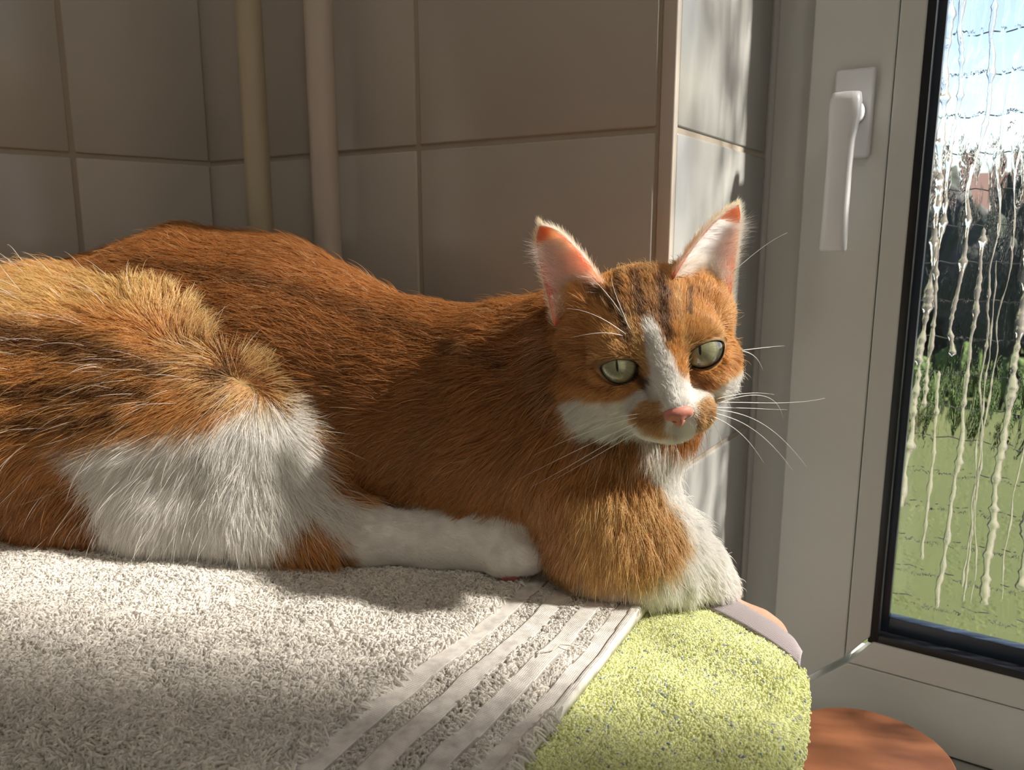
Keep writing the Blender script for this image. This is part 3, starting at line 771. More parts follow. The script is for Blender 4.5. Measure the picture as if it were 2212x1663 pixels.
# ================================================================== THE CAT
# ---- head pose: local x = viewer's right, y = out of the face, z = up (centimetres)
H_YAW, H_PIT, H_ROL, H_SC = math.radians(5.5), math.radians(12.0), math.radians(11.0), 1.055
def _rot(yaw, pit, rol):
    cy, sy, cp, sp, cr, sr = math.cos(yaw), math.sin(yaw), math.cos(pit), math.sin(pit), math.cos(rol), math.sin(rol)
    B = np.diag([1.0, -1.0, 1.0])
    Rr = np.array([[cr, 0, -sr], [0, 1, 0], [sr, 0, cr]]); Rp = np.array([[1, 0, 0], [0, cp, sp], [0, -sp, cp]])
    Rz = np.array([[cy, -sy, 0], [sy, cy, 0], [0, 0, 1]])
    return Rz @ B @ Rp @ Rr
HM = _rot(H_YAW, H_PIT, H_ROL)
HC = PY(1403, 755, .455)
def HW(p): return (np.asarray(p, float) * .01 * H_SC) @ HM.T + HC
def HL(P): return ((np.asarray(P) - HC) @ HM) / (.01 * H_SC)      # world -> local cm

PR = []                       # primitives: (group, kind, data, k)
def cone(g, *chain, k=.02):
    """chain of (px, py, Y, r): round cones through these joints"""
    for a, b in zip(chain[:-1], chain[1:]):
        PR.append((g, 'c', (PY(*a[:3]), PY(*b[:3]), a[3], b[3]), k))
def ell(g, c, r, k=.012, rot=None):
    PR.append((g, 'e', (np.asarray(c, float), np.asarray(r, float), np.eye(3) if rot is None else rot), k))
TRUNK, THIGH, HFOOT, FORE, HEAD, CHEST, FARLEG = range(7)
# trunk, rump to shoulders
cone(TRUNK, (215, 770, .665, .078), (430, 745, .655, .088), (620, 768, .635, .088), (820, 833, .610, .080), (1000, 880, .575, .071), (1130, 895, .535, .064), k=.03)
cone(TRUNK, (620, 950, .63, .064), (850, 950, .605, .062), (1030, 955, .570, .056), (1140, 960, .540, .050), k=.03)
# far hip
cone(TRUNK, (245, 690, .705, .055), (415, 570, .715, .036), k=.03)
# near haunch: hip, thigh, knee
cone(THIGH, (-10, 905, .630, .080), (130, 850, .615, .090), (370, 865, .595, .078), (540, 930, .570, .055), (612, 985, .555, .040), k=.025)
cone(THIGH, (30, 1060, .600, .045), (200, 1075, .580, .044), (420, 1080, .560, .044), (580, 1090, .543, .040), k=.025)
cone(THIGH, (612, 985, .553, .040), (600, 1090, .540, .036), (700, 1140, .520, .024), k=.02)
# long white hind foot
cone(HFOOT, (640, 1145, .525, .0215), (790, 1163, .512, .0185), (940, 1172, .507, .0170), (1040, 1172, .503, .0185), k=.014)
cone(HFOOT, (1040, 1165, .505, .0190), (1090, 1160, .503, .0200), (1135, 1168, .500, .0150), k=.012)
for q in ((1140, 1150, .503, .0125), (1155, 1175, .494, .0130), (1130, 1198, .486, .0130), (1085, 1205, .484, .0120)):
    ell(HFOOT, PY(*q[:3]), (q[3] * 1.15, q[3], q[3] * .95), k=.006)
# shoulder, upper arm, forearm, paw over the edge
cone(CHEST, (1130, 895, .540, .064), (1220, 915, .520, .054), (1290, 965, .500, .044), k=.03)
cone(FORE, (1285, 985, .498, .042), (1310, 1075, .490, .036), (1318, 1155, .482, .033), k=.02)
cone(FORE, (1325, 1180, .480, .028), (1400, 1182, .478, .028), (1438, 1196, .480, .022), (1500, 1226, .478, .015), (1545, 1272, .474, .011), k=.016)
# far foreleg and white chest
cone(FARLEG, (1330, 985, .512, .026), (1335, 1075, .515, .026), (1390, 1152, .512, .022), (1478, 1200, .502, .0155), (1540, 1258, .490, .012), k=.018)
# neck
cone(CHEST, (1180, 840, .520, .055), (1280, 800, .495, .046), (1340, 775, .478, .040), k=.025)
cone(CHEST, (1280, 890, .495, .044), (1370, 880, .480, .034), k=.025)
# head
HR = HM
def hell(c, r, k=.008): ell(HEAD, HW(c), np.array(r) * .01, k, HM)
hell((0, -1.0, .85), (3.95, 4.4, 3.55), .012)
for s in (-1, 1):
    hell((s * 2.55, .3, -1.2), (2.15, 2.6, 2.05), .012)
    hell((s * 1.0, 3.85, -2.25), (1.2, 1.3, 1.05), .006)
    hell((s * (3.25 if s > 0 else 2.9), -.7, 1.5 if s > 0 else 1.2), (1.5, 2.0, 1.7 if s > 0 else 1.3), .010)
    hell((s * 1.9, 2.0, 1.45), (1.2, 1.0, .75), .010)
    hell((s * 2.45, 2.3, -.85), (1.35, 1.25, .85), .008)
    hell((s * 3.1, -1.7, 2.6), (1.3, 1.1, 1.2), .010)
hell((0, 1.9, -2.2), (2.2, 2.3, 1.5), .010)
hell((0, 3.65, -3.0), (1.05, 1.0, .8), .006)
PR.append((HEAD, 'c', (HW((0, 2.4, 1.2)), HW((0, 4.45, -1.30)), .0128, .0080), .008))
EYEC = [np.array((-2.22, 2.35, .45)), np.array((2.22, 2.35, .45))]
EYER = 1.20
for e_ in EYEC: hell(e_, (1.24, 1.24, 1.24), .005)

def poly_in(P, poly):
    ins = np.zeros(len(P), bool); n_ = len(poly)
    for i in range(n_):
        a, b = poly[i], poly[(i + 1) % n_]
        ins ^= ((a[1] > P[:, 1]) != (b[1] > P[:, 1])) & (P[:, 0] < (b[0] - a[0]) * (P[:, 1] - a[1]) / (b[1] - a[1] + 1e-12) + a[0])
    return ins
# ---- distance field on a grid that is finer around the head
def axis(lo, hi, flo, fhi, dc, df):
    a = list(np.arange(lo, flo, dc)); b_ = list(np.arange(flo, fhi, df)); c = list(np.arange(fhi, hi, dc))
    return np.array(a + b_ + c, np.float32)
GX = axis(-.53, .175, .008, .150, .0034, .0014); GY = axis(.345, .86, .350, .500, .0034, .0014); GZa = axis(-.03, .275, .095, .245, .0034, .0014)
def prim_dist(kind, data, P):
    if kind == 'c':
        a, b, r1, r2 = data; ba = b - a; L2 = ba @ ba
        t = np.clip(((P - a) @ ba) / L2, 0, 1)
        return np.linalg.norm(P - a - t[..., None] * ba, axis=-1) - (r1 + (r2 - r1) * t)
    c, r, R = data; q = (P - c) @ R
    k0 = np.linalg.norm(q / r, axis=-1); k1 = np.linalg.norm(q / (r * r), axis=-1)
    return k0 * (k0 - 1.0) / (k1 + 1e-9)
Fd = np.full((len(GX), len(GY), len(GZa)), .05, np.float32)
for g, kind, data, k in PR:
    if kind == 'c': lo = np.minimum(data[0] - data[2], data[1] - data[3]); hi = np.maximum(data[0] + data[2], data[1] + data[3])
    else: lo = data[0] - data[1].max(); hi = data[0] + data[1].max()
    m_ = k + .006
    i0, i1 = np.searchsorted(GX, lo[0] - m_), np.searchsorted(GX, hi[0] + m_)
    j0, j1 = np.searchsorted(GY, lo[1] - m_), np.searchsorted(GY, hi[1] + m_)
    k0, k1 = np.searchsorted(GZa, lo[2] - m_), np.searchsorted(GZa, hi[2] + m_)
    if i1 <= i0 or j1 <= j0 or k1 <= k0: continue
    P = np.stack(np.meshgrid(GX[i0:i1], GY[j0:j1], GZa[k0:k1], indexing='ij'), -1)
    d = prim_dist(kind, data, P).astype(np.float32)
    f = Fd[i0:i1, j0:j1, k0:k1]
    h = np.clip(k - np.abs(f - d), 0, None) / k
    Fd[i0:i1, j0:j1, k0:k1] = np.minimum(f, d) - h * h * k * .25
# the towel and cupboard flatten what lies on them (paws reach past the edge and may hang)
Pz = GZa[None, None, :]
SUPP = (-(np.stack(np.meshgrid(GX, GY, indexing='ij'), -1) - HO) @ HNRM)       # >0 on the grey towel
GXY = np.stack(np.meshgrid(GX, GY, indexing='ij'), -1).reshape(-1, 2)
ong = poly_in(GXY, [p[:2] for p in HEMO] + [p[:2] for p in SIDE[:4]] + [HO - HNRM * .1]).reshape(len(GX), len(GY))
flat = np.where((SUPP <= -.004) & ong, -.0055, np.where(SUPP > -.004, .0015, -.05))[..., None]
Fd = np.maximum(Fd, (flat - Pz).astype(np.float32))
# lean back only as far as the pipes and walls allow
GP = np.stack(np.meshgrid(GX, GY, indexing='ij'), -1)
aln = (GP - T0[:2]) @ WD[:2]; cut = np.interp(aln, [-.16, -.06], [.088, .036])
for dpl in ((GP - T0[:2]) @ NO[:2] + cut, .030 - (GP - CORN[:2]) @ LNRM[:2]):
    d = np.repeat(dpl[..., None], len(GZa), 2).astype(np.float32); h = np.clip(.03 - np.abs(Fd - d), 0, None) / .03
    Fd = np.maximum(Fd, d) + h * h * .03 * .25
# eye openings
for e_ in EYEC:
    c = HW(e_ + np.array((0, 1.0, 0)))
    i0, i1 = np.searchsorted(GX, c[0] - .02), np.searchsorted(GX, c[0] + .02); j0, j1 = np.searchsorted(GY, c[1] - .02), np.searchsorted(GY, c[1] + .02); k0, k1 = np.searchsorted(GZa, c[2] - .02), np.searchsorted(GZa, c[2] + .02)
    P = np.stack(np.meshgrid(GX[i0:i1], GY[j0:j1], GZa[k0:k1], indexing='ij'), -1); q = HL(P.reshape(-1, 3)).reshape(P.shape) - e_
    tl = math.radians(16) * (1 if e_[0] > 0 else -1)
    qx = q[..., 0] * math.cos(tl) + q[..., 2] * math.sin(tl); qz = -q[..., 0] * math.sin(tl) + q[..., 2] * math.cos(tl)
    el_ = (np.sqrt((qx / 1.14) ** 2 + (qz / .80) ** 2) - 1) * .0080
    rad_ = (np.linalg.norm(q, axis=-1) - 1.0) * .01
    carve = np.maximum(el_, -rad_); carve = np.where(q[..., 1] > 0, carve, .05)
    Fd[i0:i1, j0:j1, k0:k1] = np.maximum(Fd[i0:i1, j0:j1, k0:k1], -carve)

def surface_nets(F, xs, ys, zs):
    S = F < 0
    c = [S[a:a + S.shape[0] - 1, b:b + S.shape[1] - 1, d:d + S.shape[2] - 1] for a in (0, 1) for b in (0, 1) for d in (0, 1)]
    cnt = sum(x.astype(np.int8) for x in c); act = (cnt > 0) & (cnt < 8)
    I, J, K = np.nonzero(act); vid = np.full(act.shape, -1, np.int32); vid[I, J, K] = np.arange(len(I))
    acc = np.zeros((len(I), 3)); n_ = np.zeros(len(I))
    co = [(a, b, d) for a in (0, 1) for b in (0, 1) for d in (0, 1)]
    ax = [xs, ys, zs]
    for p in co:
        for axn in range(3):
            if p[axn] == 1: continue
            q = list(p); q[axn] = 1
            f0 = F[I + p[0], J + p[1], K + p[2]]; f1 = F[I + q[0], J + q[1], K + q[2]]
            m_ = (f0 < 0) != (f1 < 0); t = np.where(m_, f0 / (f0 - f1 + 1e-12), 0)
            P0 = np.stack([xs[I + p[0]], ys[J + p[1]], zs[K + p[2]]], -1); P1 = np.stack([xs[I + q[0]], ys[J + q[1]], zs[K + q[2]]], -1)
            acc += np.where(m_[:, None], P0 + (P1 - P0) * t[:, None], 0); n_ += m_
    V = acc / n_[:, None]; Qs = []
    for axn in range(3):
        sl0 = [slice(None)] * 3; sl1 = [slice(None)] * 3; sl0[axn] = slice(0, -1); sl1[axn] = slice(1, None)
        a, b = S[tuple(sl0)], S[tuple(sl1)]
        for flip, msk in ((False, a & ~b), (True, ~a & b)):
            E_ = np.array(np.nonzero(msk)).T
            o1, o2 = (axn + 1) % 3, (axn + 2) % 3
            E_ = E_[(E_[:, o1] > 0) & (E_[:, o2] > 0) & (E_[:, o1] < act.shape[o1]) & (E_[:, o2] < act.shape[o2])]
            cells = []
            for d1, d2 in ((1, 1), (0, 1), (0, 0), (1, 0)):
                cc_ = E_.copy(); cc_[:, o1] -= d1; cc_[:, o2] -= d2; cells.append(vid[cc_[:, 0], cc_[:, 1], cc_[:, 2]])
            q = np.stack(cells, -1); Qs.append(q[:, ::-1] if flip else q)
    return V, np.concatenate(Qs)
CV, CQ = surface_nets(Fd, GX, GY, GZa)
def relax(V, Q, it=2):
    e = np.concatenate([Q[:, [0, 1]], Q[:, [1, 2]], Q[:, [2, 3]], Q[:, [3, 0]]]); e = np.concatenate([e, e[:, ::-1]])
    n_ = np.bincount(e[:, 0], minlength=len(V))[:, None].astype(float)
    for _ in range(it):
        s = np.stack([np.bincount(e[:, 0], V[e[:, 1], i], len(V)) for i in range(3)], -1)
        V = V * .4 + .6 * s / np.maximum(n_, 1)
    return V
CV = relax(CV, CQ, 2)
def vnormals(V, Q):
    n_ = np.cross(V[Q[:, 2]] - V[Q[:, 0]], V[Q[:, 3]] - V[Q[:, 1]]); N = np.zeros_like(V)
    for i in range(4):
        for a in range(3): N[:, a] += np.bincount(Q[:, i], n_[:, a], len(V))
    return N / (np.linalg.norm(N, axis=1)[:, None] + 1e-12)
CN = vnormals(CV, CQ)
if ((CV - CV.mean(0)) * CN).sum() < 0: CQ = CQ[:, ::-1]; CN = -CN
# which part of the body each vertex belongs to
gd = np.full((7, len(CV)), 9.0)
for g, kind, data, k in PR: gd[g] = np.minimum(gd[g], prim_dist(kind, data, CV))
CG = gd.argmin(0)

# ---- coat pattern (pigment of the hairs, plus shade on one cheek, laid out on the side of the cat that the picture shows)
def poly_d(x, y, poly):
    """signed distance to a polygon, positive inside"""
    poly = np.asarray(poly, float); n_ = len(poly); ins = np.zeros(len(x), bool); dm = np.full(len(x), 1e9)
    for i in range(n_):
        a, b = poly[i], poly[(i + 1) % n_]
        cr = ((a[1] > y) != (b[1] > y)); xi = (b[0] - a[0]) * (y - a[1]) / (b[1] - a[1] + 1e-9) + a[0]
        ins ^= cr & (x < xi)
        e = b - a; t = np.clip(((x - a[0]) * e[0] + (y - a[1]) * e[1]) / (e @ e), 0, 1)
        dm = np.minimum(dm, np.hypot(x - a[0] - t * e[0], y - a[1] - t * e[1]))
    return np.where(ins, dm, -dm)
def line_d(x, y, pts):
    pts = np.asarray(pts, float); dm = np.full(len(x), 1e9)
    for a, b in zip(pts[:-1], pts[1:]):
        e = b - a; t = np.clip(((x - a[0]) * e[0] + (y - a[1]) * e[1]) / (e @ e), 0, 1)
        dm = np.minimum(dm, np.hypot(x - a[0] - t * e[0], y - a[1] - t * e[1]))
    return dm
def sm(a, lo, hi):
    t = np.clip((a - lo) / (hi - lo), 0, 1); return t * t * (3 - 2 * t)
WHITE_C = np.array((.975, .962, .935)); TAN = np.array((.90, .63, .315)); ORANGE = np.array((.72, .385, .130)); RUST = np.array((.47, .195, .058)); DARK = np.array((.17, .062, .024))
W_THIGH = [(165, 955), (300, 935), (430, 905), (505, 885), (545, 858), (610, 860), (645, 900), (650, 960), (690, 1040), (740, 1085), (800, 1105), (900, 1300), (800, 1240), (740, 1150), (640, 1110), (560, 1180), (520, 1260), (215, 1260), (225, 1120), (200, 1010)]
W_FACE = [(1408, 690), (1425, 712), (1438, 740), (1452, 772), (1470, 810), (1497, 835), (1530, 838), (1560, 812), (1585, 790), (1640, 790), (1640, 1000), (1560, 1060), (1330, 990), (1290, 950), (1230, 905), (1222, 862), (1260, 850), (1320, 866), (1362, 850), (1390, 842), (1408, 815), (1402, 770), (1396, 735), (1394, 708)]
W_FORE = [(1150, 1240), (1260, 1238), (1340, 1246), (1410, 1228), (1450, 1205), (1468, 1150), (1450, 1105), (1425, 1050), (1405, 985), (1380, 940), (1700, 940), (1700, 1500), (1150, 1500)]
M_L = [(1366, 903), (1378, 878), (1405, 864), (1430, 862), (1442, 890), (1436, 925), (1462, 938), (1430, 940), (1395, 930)]
M_R = [(1500, 874), (1518, 856), (1545, 856), (1556, 880), (1543, 912), (1515, 930), (1496, 927), (1502, 900)]
def coat(P, G, seed=1):
    x, y = proj(P); nz_ = snoise(P, 60, seed, 3); nf = snoise(P, 150, seed + 3, 2)
    xw, yw = x + 9 * nf, y + 9 * snoise(P, 150, seed + 7, 2)
    C = np.repeat(ORANGE[None], len(P), 0)
    def put(m_, c): 
        nonlocal C; C = C * (1 - m_[:, None]) + np.asarray(c) * m_[:, None]
    body = (G == TRUNK) | (G == CHEST)
    put(body * .8, RUST)
    spine = line_d(xw, yw, [(330, 575), (600, 615), (820, 690), (1000, 745), (1130, 790)])
    put(body * sm(-spine, -26, -4) * .55, DARK)
    put(body * sm(np.sin(x * .030 + y * .012 + 1.5 * nz_), .55, .95) * .22 * sm(y, 700, 800), DARK)
    put(body * sm(y, 880, 1080) * .30, ORANGE)
    put((body & (P[:, 1] > .70)) * .8, TAN)
    # pale flank behind the knee
    put(body * sm(-line_d(xw, yw, [(690, 900), (735, 1000), (790, 1090)]), -45, -12) * .55, TAN)
    th = (G == THIGH)
    put(th * .75, ORANGE * 1.05)
    put(th * sm(-line_d(xw, yw, [(60, 655), (250, 625), (380, 660), (500, 730), (600, 810), (650, 860)]), -90, -25) * .9, TAN * np.array((1.08, 1.06, 1.0)))
    put(th * sm(-line_d(xw, yw, [(420, 770), (560, 840)]), -60, -20) * .6, TAN)
    for ln, wd_ in (([(-50, 745), (100, 735), (230, 755), (300, 770)], 34), ([(0, 850), (120, 840), (260, 835), (370, 845)], 22), ([(40, 910), (180, 895), (300, 890)], 16), ([(330, 790), (400, 800)], 16), ([(480, 800), (505, 850)], 10)):
        put(th * sm(-line_d(xw, yw, ln), -wd_ * 1.15, -wd_ * .3) * .88, DARK)
    put(th * sm(y, 980, 1080) * .85 * (x < 260), RUST)
    put(((G == THIGH) | (G == HFOOT)) * sm(poly_d(xw, yw, W_THIGH), -14, 12), WHITE_C)
    hf = (G == HFOOT)
    put(hf * 1.0, WHITE_C)
    put((hf | th) * sm(-line_d(xw, yw, [(560, 1195), (660, 1200), (740, 1222)]), -36, -12) * .9, ORANGE * .9)
    fo = (G == FORE)
    put(fo * .8, TAN * 1.0); put(fo * sm(-x, -1290, -1190) * .6, RUST)
    put(fo * sm(line_d(xw, yw, [(1395, 985), (1340, 1010)]), 20, 120) * .15, ORANGE)
    put(fo * sm(poly_d(xw, yw, W_FORE), -12, 12), WHITE_C)
    put(fo * sm(-np.hypot(xw - 1562, yw - 1262), -34, -14) * .35, TAN)
    fa = (G == FARLEG)
    put(fa * 1.0, WHITE_C)
    put(fa * sm(-np.hypot(xw - 1548, yw - 1205), -36, -14) * .5, TAN)
    chs = (G == CHEST) | (G == FORE)
    put(chs * sm(poly_d(xw, yw, W_FORE), -12, 12), WHITE_C)
    put((G == CHEST) * sm(poly_d(xw, yw, [(1165, 690), (1185, 690), (1205, 830), (1250, 905), (1330, 955), (1420, 960), (1420, 1010), (1370, 985), (1290, 965), (1235, 925), (1190, 845), (1170, 740)]), -6, 8) * .10, WHITE_C * np.array((1, .97, .9)))
    # ---- head
    hd = (G == HEAD)
    put(hd * 1.0, np.array((.88, .50, .185)))
    xh, yh = x + 4 * nf, y + 4 * snoise(P, 150, seed + 9, 2)
    put(hd * sm(-line_d(xh, yh, [(1350, 585), (1450, 575)]), -40, -12) * .5, TAN)
    put(hd * sm(-line_d(xh, yh, [(1285, 640), (1330, 660), (1355, 705), (1362, 745)]), -20, -5) * .88, DARK)
    put(hd * sm(-line_d(xh, yh, [(1380, 610), (1390, 690)]), -16, -4) * .88, DARK)
    put(hd * sm(-line_d(xh, yh, [(1432, 610), (1436, 690), (1450, 740)]), -15, -4) * .92, DARK)
    put(hd * sm(-line_d(xh, yh, [(1340, 600), (1352, 660)]), -12, -3) * .8, DARK)
    put(hd * sm(-line_d(xh, yh, [(1490, 640), (1490, 690)]), -10, -3) * .75, DARK)
    put(hd * sm(-line_d(xh, yh, [(1465, 620), (1470, 720), (1480, 760)]), -10, -3) * .6, TAN * 1.1)
    put(hd * sm(-line_d(xh, yh, [(1372, 700), (1385, 750), (1400, 790)]), -14, -4) * .7, TAN * 1.1)
    put(hd * sm(-np.hypot((xh - 1340) / 1.5, yh - 765), -50, -32) * .3, TAN)
    put(hd * sm(-np.hypot((xh - 1515) / 1.1, yh - 745), -50, -36) * .3, TAN)
    put(hd * sm(-line_d(xh, yh, [(1210, 780), (1260, 815), (1330, 840)]), -14, -4) * .55, RUST)
    put(hd * sm(-line_d(xh, yh, [(1235, 740), (1290, 770)]), -12, -4) * .4, RUST)
    put(hd * sm(-line_d(xh, yh, [(1560, 790), (1585, 765), (1600, 740)]), -14, -4) * .5, RUST)
    put(hd * sm(-line_d(xh, yh, [(1400, 600), (1415, 680)]), -70, -15) * .42, DARK)
    put(hd * sm(poly_d(xh, yh, [(1175, 690), (1290, 650), (1300, 740), (1280, 830), (1210, 840)]), -20, 30) * .4, RUST)  # shade on the viewer's left temple and cheek, put into the coat colour
    put(hd * sm(poly_d(xh, yh, W_FACE), -6, 7), WHITE_C)
    put(hd * sm(-line_d(xh, yh, [(1380, 812), (1398, 835)]), -13, -5) * .8, DARK)
    put(hd * sm(-line_d(xh, yh, [(1494, 800), (1503, 828), (1520, 815)]), -13, -5) * .8, RUST)
    for pl_ in (M_L, M_R): put(hd * sm(poly_d(xh, yh, pl_), -5, 6) * .95, TAN * np.array((.85, .78, .65)))
    put(hd * sm(-line_d(xh, yh, [(1385, 900), (1425, 905)]), -12, -3) * .5, RUST)
    put(hd * sm(-line_d(xh, yh, [(1520, 885), (1535, 890)]), -9, -3) * .4, RUST)
    return np.clip(C, .005, .985)

cat = empty('cat', (-.1, .58, .0)); tag(cat, 'ginger and white short haired cat lying on the grey towel and looking at the viewer', 'cat')
SKIN = attr_mat('cat_skin', 'fibre', .9, 0, .1)
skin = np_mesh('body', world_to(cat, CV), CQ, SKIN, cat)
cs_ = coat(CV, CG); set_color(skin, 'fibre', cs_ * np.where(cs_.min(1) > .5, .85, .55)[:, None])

# ---- fur
def pick_vertex(px, py, groups):
    x, y = proj(CV); m_ = np.isin(CG, groups) & ((CN * (CV - CAM)).sum(1) < 0)
    d = np.hypot(x - px, y - py); ids = np.nonzero(m_)[0]; near = ids[d[ids] < max(14, d[ids].min() + 6)]
    return near[np.argmin(CV[near, 1])]
BODYG = [TRUNK, CHEST]
FLOW = {  # groups -> (px, py, dx, dy)
    'body': ([TRUNK, CHEST], [(350, 560, -.9, -.3), (600, 600, -.95, -.25), (800, 650, -.9, -.42), (950, 720, -.88, -.45), (1100, 760, -.9, -.25), (700, 720, -.85, -.5), (800, 850, -.85, -.2), (950, 900, -.85, .15), (780, 980, -.7, .6), (900, 1050, -.7, .65), (1050, 900, -.8, .35), (1080, 1030, -.6, .7), (1180, 780, -.95, .3), (1200, 900, -.7, .6), (1250, 960, -.5, .8), (1320, 950, -.2, 1), (1400, 980, .1, 1), (1130, 1080, -.3, .9), (400, 500, -.4, -.6)]),
    'thigh': ([THIGH], [(60, 660, -.9, -.25), (200, 630, -.7, -.55), (330, 620, -.2, -.9), (450, 680, .5, -.75), (560, 750, .65, -.65), (640, 840, .75, -.4), (690, 960, .9, .1), (100, 760, -1, .1), (300, 770, -1, .1), (420, 800, -1, .25), (120, 880, -1, .12), (300, 900, -.95, .3), (520, 850, -.6, .5), (580, 880, .1, 1), (200, 980, -.85, .5), (350, 1000, -.6, .8), (500, 980, -.3, 1), (620, 980, .4, .95), (80, 1080, -.6, .8), (250, 1120, -.45, .9), (450, 1130, -.15, 1), (600, 1100, .35, .95), (680, 1090, .7, .7)]),
    'hfoot': ([HFOOT], [(700, 1130, .85, .5), (800, 1150, .95, .25), (900, 1170, 1, .15), (1000, 1150, 1, .1), (1080, 1150, 1, .1), (1150, 1160, .9, .4), (1100, 1210, .8, .5), (900, 1220, .9, .4), (680, 1190, .6, .8)]),
    'fore': ([FORE], [(1300, 1000, -.2, 1), (1370, 1010, .25, 1), (1260, 1090, -.3, 1), (1330, 1100, -.1, 1), (1400, 1110, .2, 1), (1220, 1180, -.45, .9), (1300, 1200, -.15, 1), (1380, 1200, .05, 1), (1450, 1180, .25, .95), (1300, 1270, -.1, 1), (1420, 1270, .1, 1), (1500, 1200, .6, .75), (1540, 1220, .7, .7), (1570, 1270, .5, .85)]),
    'far': ([FARLEG], [(1410, 1000, .3, 1), (1425, 1080, .4, 1), (1480, 1140, .7, .6), (1540, 1180, .75, .65), (1580, 1250, .4, .9)]),
    'head': ([HEAD], [(1465, 862, -.2, -1), (1450, 820, -.25, -1), (1430, 760, -.25, -1), (1405, 690, -.25, -1), (1390, 620, -.25, -1), (1350, 590, -.3, -1), (1470, 600, .1, -1), (1440, 640, 0, -1), (1330, 700, -.5, -.9), (1270, 690, -.8, -.45), (1215, 730, -.95, 0), (1220, 800, -.9, .35), (1260, 860, -.85, .5), (1320, 910, -.7, .7), (1380, 940, -.5, .85), (1300, 830, -.95, .25), (1350, 850, -.85, .45), (1370, 740, -.45, -.9), (1400, 800, -.5, -.7), (1395, 880, -.95, .1), (1410, 915, -.85, .5), (1440, 935, -.3, .95), (1480, 948, .1, 1), (1520, 930, .6, .8), (1530, 880, .95, .15), (1545, 905, .9, .4), (1560, 840, .9, .35), (1590, 790, .9, .3), (1560, 800, .8, .5), (1520, 800, .6, .6), (1580, 720, .85, 0), (1550, 680, .55, -.7), (1500, 680, .15, -1), (1540, 630, .4, -.8), (1500, 610, .2, -1), (1300, 640, -.5, -.8)]),
}
def flow_at(P, N, G):
    D = np.zeros_like(P)
    for key, (grp, pts) in FLOW.items():
        ids = [pick_vertex(p[0], p[1], grp) for p in pts]; cp = CV[ids]
        cd = np.array([C_RT * p[2] - C_UP * p[3] for p in pts]); cn = CN[ids]
        cd = cd - cn * (cd * cn).sum(1)[:, None]; cd /= np.linalg.norm(cd, axis=1)[:, None]
        m_ = np.isin(G, grp); Pm = P[m_]
        for s in range(0, len(Pm), 40000):
            q = Pm[s:s + 40000]; d2 = ((q[:, None, :] - cp[None]) ** 2).sum(-1); w_ = 1 / (d2 + 6e-5) ** 1.6
            D[np.nonzero(m_)[0][s:s + 40000]] = (w_[..., None] * cd[None]).sum(1) / w_.sum(1)[:, None]
    D -= N * (D * N).sum(1)[:, None]
    return D / (np.linalg.norm(D, axis=1)[:, None] + 1e-9)

TQ = np.concatenate([CQ[:, [0, 1, 2]], CQ[:, [0, 2, 3]]])
tA = .5 * np.linalg.norm(np.cross(CV[TQ[:, 1]] - CV[TQ[:, 0]], CV[TQ[:, 2]] - CV[TQ[:, 0]]), axis=1)
tc_ = CV[TQ].mean(1); tg = CG[TQ[:, 0]]; tn = CN[TQ[:, 0]]
vis = ((tn * (tc_ - CAM)).sum(1) / np.linalg.norm(tc_ - CAM, axis=1)) < .35
hl_ = HL(tc_)
dens = np.array([1.5e6, 1.6e6, 3.4e6, 2.2e6, 4.6e6, 1.9e6, 2.4e6])[tg]          # hairs per square metre
dens = np.where(vis, dens * .92, dens * .22)
face = (tg == HEAD) & (hl_[:, 1] > 1.2); dens = np.where(face, dens * 1.7, dens)
def eye_mask(Ploc, grow=0.0):
    m_ = np.zeros(len(Ploc), bool)
    for e_ in EYEC:
        q = Ploc - e_; tl = math.radians(16) * (1 if e_[0] > 0 else -1)
        qx = q[:, 0] * math.cos(tl) + q[:, 2] * math.sin(tl); qz = -q[:, 0] * math.sin(tl) + q[:, 2] * math.cos(tl)
        m_ |= ((qx / (1.15 + grow)) ** 2 + (qz / (.80 + grow)) ** 2 < 1) & (q[:, 1] > 0)
    return m_
NOSEC = np.array((0, 5.1, -1.72))
dens = np.where((tg == HEAD) & eye_mask(hl_), 0, dens)
dens = np.where((tc_[:, 2] < .004) & (tn[:, 2] < -.5), 0, dens)
dens = np.where(tc_[:, 0] < -.47, 0, dens)
cnt = rng.poisson(tA * dens); fid = np.repeat(np.arange(len(TQ)), cnt)
b1, b2 = rng.random(len(fid)), rng.random(len(fid)); fl_ = b1 + b2 > 1; b1[fl_], b2[fl_] = 1 - b1[fl_], 1 - b2[fl_]
T_ = TQ[fid]
def bary(A): return A[T_[:, 0]] * (1 - b1 - b2)[:, None] + A[T_[:, 1]] * b1[:, None] + A[T_[:, 2]] * b2[:, None]
R0 = bary(CV); N0 = bary(CN); N0 /= np.linalg.norm(N0, axis=1)[:, None]; G0 = CG[T_[:, 0]]
D0 = flow_at(R0, N0, G0); HLr = HL(R0)
nose_clear = (G0 == HEAD) & (((HLr - NOSEC) / np.array((.74, .65, .50))) ** 2).sum(1).__lt__(1)
keep = ~nose_clear & ~((G0 == HEAD) & eye_mask(HLr, .02))
R0, N0, G0, D0, HLr = R0[keep], N0[keep], G0[keep], D0[keep], HLr[keep]
n_h = len(R0)
LEN = np.array([.020, .027, .0060, .020, .010, .020, .018])[G0]
fy = np.clip((HLr[:, 1] - .3) / 4.2, 0, 1)
LEN = np.where(G0 == HEAD, (.0135 * (1 - fy) + .0042 * fy), LEN)
cheek = (G0 == HEAD) & (HLr[:, 2] < -1.2) & (HLr[:, 1] < 2.5); LEN = np.where(cheek, LEN * 1.35, LEN)
pxr, pyr = proj(R0)
